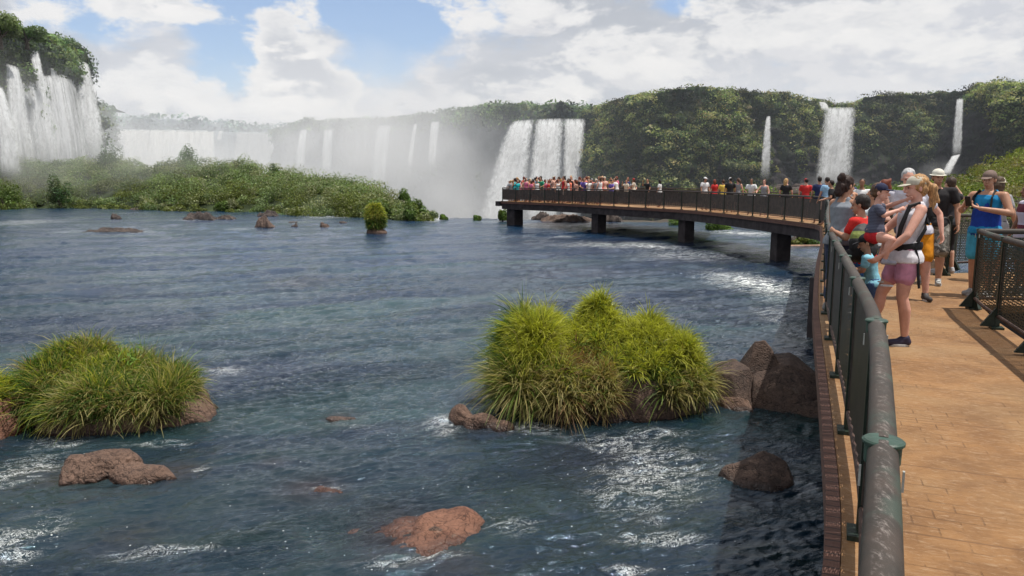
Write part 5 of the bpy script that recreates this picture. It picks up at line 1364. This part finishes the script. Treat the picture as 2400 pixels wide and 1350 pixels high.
    if bottom:
        T = Blob(); g = .016
        w0 = pel+Vector((0, 0, .07))
        T.loft([(w0, hipw+.010, .108*b+.010), (pel+Vector((0, 0, -.02)), hipw+g+.004, .115*b+g+.004), (pel+Vector((0, 0, -.10)), hipw+g+.006, .112*b+g)])
        if bottom == 'skirt': T.loft([(pel, hipw+g, .12*b+g), (Vector((0, 0, blen)), hipw+.06, .12*b+.06)])
        else:
            for (s_, (kn, an)) in ((-1, legL), (1, legR)):
                hpj = pel+Vector((s_*.085*b, 0, -.05)); kn, an = Vector(kn), Vector(an)
                if bottom == 'pants': T.cap(hpj, kn, .105*b, .072*b); T.cap(kn, kn+(an-kn)*max(0, (kn.z-blen)/(kn.z-an.z)) if blen < kn.z else kn, .072*b, .058*b)
                else:
                    f = (hpj.z-blen)/(hpj.z-kn.z); q = hpj+(kn-hpj)*f
                    T.cap(hpj, q-(q-hpj).normalized()*.03, .106*b, (.094 if bottom == 'shorts' else .104)*b)
        bm_ = botc if isinstance(botc, bpy.types.Material) else cloth(botc)
        link('trousers' if bottom == 'pants' else bottom, T.mesh('shorts', cv, bm_, 2, .007, 9, H*3), e)
    if shoe is not None and fine:
        for (s_, (kn, an)) in ((-1, legL), (1, legR)):
            an = Vector(an); T = Blob()
            T.cap(an+Vector((0, -.025, -.045)), an+Vector((s_*.012, .145, -.055)), .044, .036, flat=1.0, fdir=(1, 0, 0)); T.cap(an+Vector((0, -.01, -.01)), an+Vector((0, .05, -.045)), .045, .040)
            sm = link('shoe', T.mesh('shoe', cv, shoe if isinstance(shoe, bpy.types.Material) else cloth(shoe, 'shoe'), 2), e)
            MB().lathe((an.x+s_*.006, an.y+.055, .002), [(.100, 0), (.102, .018), (.098, .024)], 20, .44).build('sole', cloth((.5, .5, .5), 'shoe'), sm)
    # hair and hats
    hm = cloth(hair, 'hair')
    if hairk:
        T = Blob()
        T.ell(hp((0, -.026, .038)), (.081*hs, .095*hs, .090*hs), rot)
        if hairk == 'short': T.ell(hp((0, -.055, -.01)), (.070*hs, .055*hs, .060*hs), rot)
        if hairk in ('long', 'pony', 'bun', 'curly'): T.ell(hp((0, -.055, -.02)), (.070*hs, .050*hs, .070*hs), rot)
        if hairk == 'long': T.cap(hp((0, -.07, -.02)), hp((0, -.085, -.20)), .072*hs, .045*hs); T.cap(hp((-.06, -.03, 0)), hp((-.06, -.05, -.16)), .03*hs, .025*hs); T.cap(hp((.06, -.03, 0)), hp((.06, -.05, -.16)), .03*hs, .025*hs)
        if hairk == 'pony': T.cap(hp((0, -.10, .03)), hp((0, -.16, -.02)), .024*hs, .040*hs); T.cap(hp((0, -.16, -.02)), hp((.01, -.17, -.13)), .042*hs, .036*hs); T.cap(hp((.01, -.17, -.13)), hp((.0, -.145, -.23)), .036*hs, .012*hs); T.cap(hp((0, -.155, -.03)), hp((-.03, -.20, -.16)), .03*hs, .010*hs)
        if hairk == 'bun': T.ell(hp((0, -.10, .085)), (.052*hs, .052*hs, .045*hs), rot); T.ell(hp((.02, -.12, .12)), (.03*hs, .03*hs, .03*hs), rot); T.cap(hp((0, -.09, 0)), hp((0, -.12, -.09)), .06*hs, .05*hs)
        me = T.mesh('hair', vox*1.2, hm, 2, .014 if fine and hairk != 'short' else .006, 26 if hairk in ('bun', 'curly', 'pony') else 18, H*11)
        # keep the face free: pull hair verts back from the front of the face
        Mi = Mh.inverted()
        for v in me.vertices:
            q = Mi @ (v.co-hd)/hs
            if q.y > .035 and q.z < .065: v.co = hd+Mh @ (Vector((q.x*.85, .030, max(q.z, -.01)+.0))*hs)
        link('hair', me, e)
    if hat:
        T = Blob(); hc = hatc if isinstance(hatc, bpy.types.Material) else cloth(hatc)
        T.ell(hp((0, -.015, .050)), (.085*hs, .103*hs, .078*hs), rot)
        me = T.mesh('hat', vox, hc, 2)
        Mi = Mh.inverted()
        for v in me.vertices:
            q = Mi @ (v.co-hd)/hs
            if q.z < .030: v.co = hd+Mh @ (Vector((q.x, q.y, .030-.001*(q.z)))*hs)
        ho = link('hat', me, e)
        T = Blob()
        if hat == 'cap':
            T.ell(hp((0, .105, .036)), (.070*hs, .075*hs, .010*hs), (pit-.12, 0, yaw))
        elif hat == 'backcap': T.ell(hp((0, -.105, .036)), (.055*hs, .05*hs, .009*hs), (pit+.3, 0, yaw))
        elif hat == 'sun': T.ell(hp((0, -.01, .034)), (.120*hs, .138*hs, .010*hs), rot)
        if hat in ('cap', 'sun', 'backcap'): link('brim', T.mesh('brim', max(vox*.8, .007), hc, 1), ho)
    if details and fine:
        for s_ in (-1, 1):
            MB().lathe((0, 0, 0), [(.001, -.004), (.008, -.002), (.0085, .001), (.004, .003)], 10).build('eye', M_EYE, e)
            o = e.children[-1] if False else bpy.data.objects[[k.name for k in C.objects if k.name.startswith('eye')][-1]]
            o.location = hp((s_*.029, .0825, .006)); o.rotation_euler = (Mh @ Matrix.Rotation(R(-90), 3, 'X')).to_euler(); o.scale = (hs*1.25, hs*.7, hs)
            o2 = link('eyebrow', MB().tube([hp((s_*.014, .092, .030)), hp((s_*.030, .091, .034)), hp((s_*.046, .080, .028))], .0035*hs, 6).build('eyebrow', hm).data, e)
            bpy.data.objects.remove([k for k in C.objects if k.name.startswith('eyebrow') and k.parent is None][-1])
        o3 = MB().tube([hp((-.024, .090, -.066)), hp((0, .098, -.068)), hp((.024, .090, -.066))], .0028*hs, 6).build('mouth', M_LIP, e)
        if glasses:
            o3 = MB().tube([hp((-.075, .0, .010)), hp((-.055, .088, .008)), hp((-.030, .100, .006)), hp((0, .104, .012)), hp((.030, .100, .006)), hp((.055, .088, .008)), hp((.075, .0, .010))], .010*hs, 8, ry=.013).build('sunglasses', M_EYE, e)
    return e
M_EYE = plain('eye_dark', (.012, .010, .010), .2, .1, 5); M_LIP = plain('lips', (.22, .06, .05), .5, .1, 20)

def P3(px, py, Y): p = atY(px, py, Y); return (p.x, p.y)
deckp = lambda px, py: (lambda p: (p.x, p.y))(atZ(px, py, DECK))
D_ = lambda deg: R(deg)
NEARG = None
# woman with the toddler
wx, wy = deckp(2110, 806)
woman = person('woman in white tank top and pink shorts with blond ponytail, holding a toddler', (wx-.02, wy), D_(80), 1.66, 'pink', .0085, lean=(0, -.06), head=(.12, -.10), top='tank', topc=(.66, .64, .68), bottom='shorts', botc=(.52, .24, .35), blen=.66,
       armL=((-.25, .08, 1.12), (-.19, .26, .93)), armR=((.22, .14, 1.14), (.03, .33, 1.12)), hands=(((.1, .75, -.65), (.9, .2, .3), .5), ((-1, .25, .1), (0, .2, 1), .6)),
       legL=((-.10, .03, .50), (-.10, -.02, .09)), legR=((.115, .16, .51), (.12, .27, .09)), shoe=(.035, .03, .06), hair=(.38, .21, .09), hairk='pony', hat='cap', hatc=(.46, .43, .35), female=True, hem=.84)
# carrier belt and shoulder straps: worn by her
def strap(parent, pts, w, th, mat, name):
    m = MB(); m.tube(pts, th, 8, ry=w); return m.build(name, mat, parent)
M_STR = plain('black_strap', (.014, .014, .016), .6, .2, 20)
a = [(.165*math.cos(t_), .135*math.sin(t_)-.004, 1.00+.012*math.sin(t_*2)) for t_ in np.linspace(0, 6.283, 26)]
strap(woman, a, .038, .009, M_STR, 'carrier_belt')
strap(woman, [(-.10, .115, 1.02), (-.13, .10, 1.2), (-.12, .03, 1.40), (-.09, -.06, 1.425), (-.10, -.13, 1.33), (-.14, -.12, 1.18), (-.16, -.05, 1.05)], .022, .010, M_STR, 'shoulder_strap')
strap(woman, [(-.10, -.13, 1.38), (-.115, -.15, 1.30), (-.11, -.15, 1.22)], .045, .014, M_STR, 'strap_pad')
strap(woman, [(-.165, -.03, 1.0), (-.185, -.06, .88), (-.19, -.07, .72), (-.185, -.09, .60)], .014, .005, M_STR, 'loose_strap')
# toddler on her arm: sits at chest height, turned to her
er = Matrix.Rotation(D_(80), 3, 'Z') @ Vector((-.03, .30, 0))
person('toddler in navy cap and striped dark vest with red shorts, carried by the woman', (wx-.02+er.x, wy+er.y), D_(-112), .98, 'pink', .0085, z=DECK+.60, hs=1.30, lean=(0, .02), head=(-.25, -.05), top='tee', topc=stripes((.045, .050, .085), (.10, .11, .16), 40), bottom='shorts', botc=(.40, .015, .020), blen=.82, hem=.88,
       armL=((-.25, .16, 1.30), (-.12, .42, 1.42)), armR=((.24, .10, 1.18), (.16, .30, 1.26)), hip=.86,
       legL=((-.26, .24, .78), (-.24, .16, .45)), legR=((.26, .24, .78), (.24, .16, .45)), shoe=(.3, .3, .35), hair=(.10, .055, .03), hat='cap', hatc=(.018, .022, .055), build=1.15)
# woman in grey tank at the railing
person('dark curly haired woman in grey tank top with her arm round the boy in red', P3(1962, 640, 8.95), D_(-62), 1.66, 'tan', .009, lean=(-.02, .08), head=(-.15, -.10), top='tank', topc=(.20, .22, .25), bottom='pants', botc=(.04, .05, .09), blen=.2,
       armR=((.27, .12, 1.14), (.16, .36, 1.14)), armL=((-.26, .18, 1.13), (-.10, .38, 1.20)), hands=(((.6, .8, .0), (0, .3, -1), .4), ((.3, .9, .1), (0, .3, -1), .4)), hair=(.030, .014, .010), hairk='bun', shoe=(.2, .2, .2), female=True)
# boy in red
bx, by = P3(1996, 700, 8.45)
person('boy in bright red shirt and blue shorts leaning at the railing', (bx+.10, by), D_(38), 1.42, 'tan', .009, lean=(0, .06), head=(.2, -.15), hs=1.12, top='tee', topc=(.50, .020, .016), bottom='shorts', botc=(.02, .09, .28), blen=.52, armL=((-.27, .12, 1.15), (-.16, .34, 1.22)), armR=((.27, .12, 1.15), (.16, .34, 1.16)), hair=(.018, .012, .010), shoe=(.02, .25, .55), build=1.15, hem=.80)
# teen taking a photo
tx_, ty_ = P3(2036, 660, 9.7)
person('black haired youth raising both hands to take a photograph', (tx_, ty_), D_(52), 1.50, 'tan', .009, head=(.1, .05), hs=1.05, top='tee', topc=(.55, .62, .66), bottom='shorts', botc=(.08, .12, .2), armL=((-.25, .20, 1.30), (-.10, .26, 1.52)), armR=((.27, .20, 1.28), (.10, .26, 1.52)), hands=(((.3, .1, 1), (.3, 1, 0), .6), ((-.3, .1, 1), (-.3, 1, 0), .6)), hair=(.015, .010, .010), shoe=(.3, .3, .3))
# small child with black cap
cx_, cy_ = P3(2030, 700, 7.75)
child = person('small child in black sports cap and light blue shirt pressed to the railing', (cx_+.05, cy_), D_(60), 1.00, 'tan', .010, lean=(-.03, .10), head=(.1, -.35), hs=1.35, top='tee', topc=(.22, .50, .62), bottom='shorts', botc=(.05, .10, .22), hair=(.02, .015, .01), hat='cap', hatc=(.014, .014, .018), build=1.15, shoe=(.3, .3, .3), armL=((-.27, .14, 1.15), (-.14, .32, 1.12)), armR=((.27, .14, 1.15), (.14, .32, 1.12)))
# grey haired man
gx, gy = deckp(2138, 700)
person('grey haired man in pale shirt and orange shorts walking behind the woman in pink shorts', (gx, gy), D_(168), 1.76, 'pink', .0095, lean=(.16, .05), head=(-.25, -.28), top='tee', topc=(.56, .55, .62), bottom='shorts', botc=(.66, .25, .012), blen=.54, hair=(.42, .42, .42), legL=((-.10, .10, .50), (-.11, .14, .09)), legR=((.10, .02, .50), (.11, -.14, .10)), shoe=(.05, .045, .045))
# man in black shirt and sun hat
hx, hy = deckp(2178, 664)
mb = person('man in black shirt, camouflage shorts and white sun hat walking on the bridge', (hx, hy), D_(150), 1.78, 'tan', .0095, head=(.35, -.10), top='tee', topc=(.018, .016, .018), bottom='wide_shorts', botc=camo(), blen=.48, hat='sun', hatc=(.62, .60, .52), hair=(.10, .06, .04), build=1.12, armL=((-.28, -.02, 1.14), (-.30, .08, .90)), armR=((.27, .02, 1.14), (.27, .16, .94)), legL=((-.11, .12, .50), (-.11, .16, .09)), legR=((.11, .02, .50), (.12, -.10, .10)), shoe=stripes((.5, .5, .48), (.05, .05, .05), 60))
strap(mb, [(.08, .12, 1.05), (.10, .135, 1.22), (.10, .08, 1.40), (.08, -.02, 1.44), (.09, -.11, 1.36), (.09, -.14, 1.2)], .028, .010, plain('grey_strap', (.32, .33, .36), .7), 'shoulder_strap')
jx, jy = deckp(2210, 640)
person('person in black leggings with one arm bent to the head behind the man in black', (jx, jy), D_(10), 1.66, 'fair', .010, top='tee', topc=(.03, .03, .035), bottom='pants', botc=(.015, .015, .017), blen=.30, armR=((.30, .05, 1.33), (.12, .06, 1.56)), hair=(.05, .03, .02), shoe=(.4, .4, .42), female=True, legR=((.10, .02, .5), (.12, -.05, .09)))
# man in blue vest with a phone
kx, ky = P3(2312, 500, 10.25)
mk = person('sunburnt man in blue sleeveless shirt and brown flat cap holding a phone', (kx, ky), D_(118), 1.74, 'tan', .0085, lean=(0, -.01), head=(.20, -.12), top='tank', topc=(.012, .20, .42), bottom='shorts', botc=(.05, .30, .45), armR=((.30, .06, 1.16), (.16, .30, 1.20)), armL=((-.33, .04, 1.14), (-.09, .31, 1.20)), hands=(((.8, .35, .35), (0, .1, 1), .75), ((-.7, .3, .5), (0, .1, 1), .6)), hat='cap', hatc=(.17, .12, .10), hair=(.12, .07, .05), build=1.12, shoe=(.3, .3, .3))
strap(mk, [(-.12, .13, 1.18), (-.12, .12, 1.34), (-.10, .03, 1.43), (-.10, -.10, 1.36), (-.11, -.14, 1.2)], .024, .010, M_STR, 'shoulder_strap')
strap(mk, [(.12, .13, 1.18), (.12, .12, 1.34), (.10, .03, 1.43), (.10, -.10, 1.36), (.11, -.14, 1.2)], .024, .010, M_STR, 'shoulder_strap')
mm = Matrix.Rotation(D_(118), 3, 'Z')
vv = mm @ Vector((.02, .42, 0))
ph = MB().box((0, 0, 0), (.075, .010, .145)).build('phone', plain('phone_black', (.012, .012, .014), .25, .1), None, smooth=False, bevel=.003)
ph.location = (kx+vv.x, ky+vv.y, DECK+1.325); ph.rotation_euler = (R(-25), 0, D_(118)); tag(ph, 'black phone held up by the man in blue vest', 'phone')
vest = Blob(); vest.loft([((0, .0, .84), .185, .150), ((0, .0, .98), .180, .145), ((0, 0, 1.15), .165, .135), ((0, 0, 1.28), .16, .125), ((0, 0, 1.36), .12, .09)])
link('open_shirt', vest.mesh('open_shirt', .012, cloth((.010, .045, .30)), 2, .012, 7), mk)
person('person in cream sun hat standing right behind the man in blue', P3(2342, 430, 11.8), D_(-60), 1.66, 'tan', .012, top='tee', topc=(.3, .3, .32), hat='sun', hatc=(.66, .62, .50), hair=(.08, .05, .03), hairk='long', female=True)
person('person in white and maroon shirt cut off by the edge of the picture', P3(2412, 480, 10.4), D_(80), 1.58, 'brown', .011, top='tee', topc=stripes((.55, .52, .62), (.16, .03, .05), 3.2), botc=(.1, .1, .12), hair=(.03, .02, .02))
# backpack of the boy
bp = Blob(); bp.ell((0, 0, .0), (.165, .11, .215)); bp.ell((0, -.06, -.06), (.13, .09, .12)); bp.cap((-.1, .06, -.14), (.1, .06, -.14), .07, .07)
def pack_mat():
    t = NT('backpack_fabric'); s = t.n('ShaderNodeSeparateXYZ', {0: t.coord('Object')}).outputs
    c = t.mix(t.ss(.03, .04, s[2]), (.016, .016, .018), (.18, .22, .045)); c = t.mix(t.ss(.115, .12, s[2]), c, (.03, .03, .03)); c = t.mix(t.math('GREATER_THAN', s[0], .10), c, (.62, .52, .02))
    return t.out(t.bsdf(c, .7, t.bump(t.noise(t.coord('Object'), 30, 4), .3, .01)))
bk = link('backpack', bp.mesh('backpack', .010, pack_mat(), 2, .006, 14)); bk.location = (*P3(2024, 545, 8.05), DECK+.93); bk.rotation_euler = (R(-8), R(8), D_(22))
tag(bk, 'black and olive backpack with a yellow edge on the back of the boy in red', 'backpack')

# ------------------------------------------------------------------ the crowd
SHIRTS = {'white': (.66, .66, .66), 'teal': (.015, .42, .46), 'pink': (.62, .16, .27), 'coral': (.70, .20, .13), 'red': (.50, .03, .03), 'navy': (.025, .035, .10), 'black': (.02, .02, .022), 'grey': (.25, .26, .28), 'peach': (.62, .36, .28), 'green': (.03, .28, .16), 'purple': (.13, .09, .34), 'yellow': (.62, .44, .08), 'light blue': (.25, .42, .60), 'cream': (.58, .52, .42)}
HAIRC = {'dark': (.020, .014, .012), 'brown': (.07, .035, .02), 'blond': (.45, .28, .12), 'reddish': (.16, .04, .02)}
protos = []
def proto(**kw):
    e = person('crowd figure', (0, 0), 0, 1.7, vox=.022, fine=False, details=False, **kw)
    protos.append(e); return e
kwargs = [dict(), dict(armL=((-.26, .18, 1.25), (-.10, .30, 1.48)), armR=((.26, .18, 1.25), (.10, .30, 1.48))), dict(armR=((.26, .18, 1.28), (.10, .28, 1.50)), head=(.6, 0)), dict(armL=((-.28, .1, 1.12), (-.16, .32, 1.05)), armR=((.28, .1, 1.12), (.16, .32, 1.05)), lean=(0, .08)),
          dict(hairk='long', female=True, head=(-.7, 0)), dict(hairk='bun', female=True, top='tank', armR=((.30, .12, 1.12), (.22, .36, 1.08))), dict(hat='cap', head=(.4, -.1)), dict(hat='sun', hairk='long', female=True, armL=((-.28, .1, 1.14), (-.2, .3, 1.1))), dict(hairk='pony', female=True, top='tank', head=(.9, 0))]
for k in kwargs: proto(**k)
skinm = {k: cloth(v, 'skin') for k, v in SK.items()}
def figure(i, label, x, y, rz, H, shirt, hair, skin, bot, hatc, group, z=DECK):
    src = protos[i]; e = src.copy(); C.objects.link(e); e.location = (x, y, z); e.rotation_euler = (0, 0, rz); e.scale = (H/1.7*random.uniform(.93, 1.08), H/1.7, H/1.7)
    e['label'] = label; e['category'] = 'person'
    if group: e['group'] = group
    mats = {'body': skinm[skin], 'shirt': cloth(SHIRTS[shirt]), 'shorts': cloth(bot), 'hair': cloth(HAIRC[hair], 'hair'), 'hat': cloth(hatc), 'brim': cloth(hatc)}
    def cp(o, par):
        c = o.copy(); C.objects.link(c); c.parent = par
        nm = o.name.split('.')[0]
        if nm in mats: c.material_slots[0].link = 'OBJECT'; c.material_slots[0].material = mats[nm]
        for ch in list(kids.get(o.name, [])): cp(ch, c)
    for ch in list(kids.get(src.name, [])): cp(ch, e)
    return e
kids = {}
for o in C.objects:
    if o.parent: kids.setdefault(o.parent.name, []).append(o)
BOT = [(.03, .04, .09), (.02, .02, .022), (.25, .24, .2), (.12, .14, .2), (.3, .2, .15)]
HATC = {'white': (.68, .68, .66), 'cream': (.58, .52, .40), 'black': (.02, .02, .02), 'red': (.5, .02, .03), 'grey': (.3, .3, .3)}
def ordinal(n):
    return f"{n}{'th' if 10 <= n % 100 <= 20 else {1: 'st', 2: 'nd', 3: 'rd'}.get(n % 10, 'th')}"
def on_bridge(px, off):
    """point on the walkway seen at photo column px, off metres in from the water side, beyond the near part"""
    A = LC+LN_*off; u = A[:, 0]/A[:, 1]; sel = np.where(LY > 28)[0]
    j = sel[int(np.argmin(np.abs(u[sel]-(px-1200)/F/ (1.0))))]; return A[j], math.atan2(LN_[j][1], LN_[j][0])
hk = ['dark', 'dark', 'brown', 'brown', 'blond', 'reddish']; sk_ = ['fair', 'tan', 'tan', 'pink', 'brown']
front = ['white', 'grey', 'teal', 'teal', 'peach', 'pink', 'pink', 'white', 'light blue', 'green', 'navy', 'red', 'peach', 'white', 'white', 'red', 'white', 'coral', 'peach', 'black', 'purple', 'pink', 'white', 'peach', 'grey']
KIND = ['with arms down', 'holding both hands up', 'with one hand raised', 'leaning on the rail', 'with long hair', 'with hair in a bun', 'in a cap', 'in a sun hat', 'with a ponytail']
cr = random.Random(5)
cnt = 0
for row, (off, x0, x1, n, cols, rn, hmul) in enumerate(((.42, 1190, 1392, 24, front, 'front row at the water-side rail', 1.0), (1.15, 1194, 1430, 23, None, 'second row', 1.0), (2.3, 1205, 1470, 21, None, 'third row', 1.02), (4.6, 1215, 1494, 22, None, 'back row', 1.03))):
    for k in range(n):
        px = x0+(x1-x0)*(k+.5)/n+cr.uniform(-8, 8)
        (p, q), ang = on_bridge(px, off+cr.uniform(-.35, .45))
        sc = cols[k % len(cols)] if cols else cr.choice(['white', 'white', 'pink', 'peach', 'grey', 'red', 'navy', 'light blue', 'coral', 'cream', 'purple', 'yellow', 'black', 'peach'])
        i = cr.choice([0, 0, 1, 2, 3, 4, 5, 6, 7, 8]); hc = cr.choice(list(HATC)); hr = cr.choice(hk)
        extra = KIND[i] if i not in (6, 7) else f"in a {hc} {'cap' if i == 6 else 'sun hat'}"
        figure(i, f"{sc} topped person {extra}, {ordinal(k+1)} from platform tip, {rn.split(' at')[0]}", p, q, ang+R(90)+cr.uniform(-1.6, 1.6), cr.uniform(1.50, 1.88)*(1 if row else .98), sc, hr, cr.choice(sk_), cr.choice(BOT), HATC[hc], 'tourists crowding the viewing platform')
# people along the bridge span: px, offset, proto, shirt, hair, skin, hat, height, turn, label
SPAN = [(1514, 1.2, 2, 'black', 'dark', 'tan', 'black', 1.66, 120, 'person in black with one arm raised, left one of the pair past the crowd'),
        (1546, 1.2, 4, 'white', 'dark', 'tan', 'black', 1.62, 60, 'person in white with long dark hair, right one of the pair past the crowd'),
        (1645, .7, 6, 'white', 'dark', 'tan', 'white', 1.74, 200, 'tourist in white shirt and white cap with a dark bag on the bridge span'),
        (1672, .8, 4, 'red', 'reddish', 'pink', 'white', 1.62, 30, 'tourist in red top with reddish hair on the bridge span'),
        (1690, 1.1, 0, 'yellow', 'brown', 'tan', 'white', 1.60, 10, 'tourist in yellow top on the bridge span'),
        (1706, .6, 6, 'black', 'dark', 'tan', 'white', 1.72, 350, 'tourist in black shirt and white cap on the bridge span'),
        (1726, 1.0, 8, 'grey', 'brown', 'pink', 'white', 1.68, 330, 'tourist with a ponytail and grey top on the bridge span'),
        (1757, .5, 3, 'white', 'dark', 'brown', 'white', 1.66, 150, 'dark haired tourist in white tank leaning back on the bridge rail'),
        (1785, .6, 5, 'grey', 'brown', 'pink', 'white', 1.62, 140, 'tourist in grey top with hair up leaning on the bridge rail'),
        (1840, .8, 4, 'black', 'blond', 'pink', 'white', 1.66, 330, 'blond woman in black open backed top on the bridge'),
        (1880, .8, 6, 'red', 'dark', 'pink', 'red', 1.66, 340, 'tourist in red shirt and red cap on the bridge')]
for (px, off, i, sc, hr, sk2, hc, H, tr_, lab) in SPAN:
    (p, q), ang = on_bridge(px, off); figure(i, lab, p, q, R(tr_), H, sc, hr, sk2, cr.choice(BOT), HATC[hc], None)
for (px, Yp, i, sc, hr, sk2, hc, H, tr_, lab) in ((1920, 27.4, 0, 'navy', 'dark', 'tan', 'white', 1.72, 0, 'dark haired man in blue shirt beyond the curly haired woman'),
        (1938, 26.6, 0, 'light blue', 'dark', 'tan', 'white', 1.70, 20, 'dark haired tourist in light blue beside the man in blue'),
        (1955, 23.0, 3, 'black', 'dark', 'tan', 'white', 1.60, 70, 'tourist in black resting on the rail past the curly haired woman'),
        (1992, 22.5, 0, 'navy', 'dark', 'tan', 'white', 1.66, 10, 'dark haired tourist in navy further along the bridge'),
        (2020, 19.0, 0, 'white', 'dark', 'brown', 'white', 1.64, 150, 'dark haired man in white shirt further along the bridge'),
        (2072, 14.2, 5, 'peach', 'reddish', 'pink', 'white', 1.62, 60, 'tourist with reddish hair up behind the toddler'),
        (2120, 15.5, 3, 'white', 'dark', 'tan', 'white', 1.64, 200, 'tourist in white further back between the walking men')):
    x_, y_ = P3(px, 440, Yp); figure(i, lab, x_, y_, R(tr_), H, sc, hr, sk2, cr.choice(BOT), HATC[hc], None)
for e in protos:
    def rm(o):
        for c in kids.get(o.name, []): rm(c)
        bpy.data.objects.remove(o)
    rm(e)
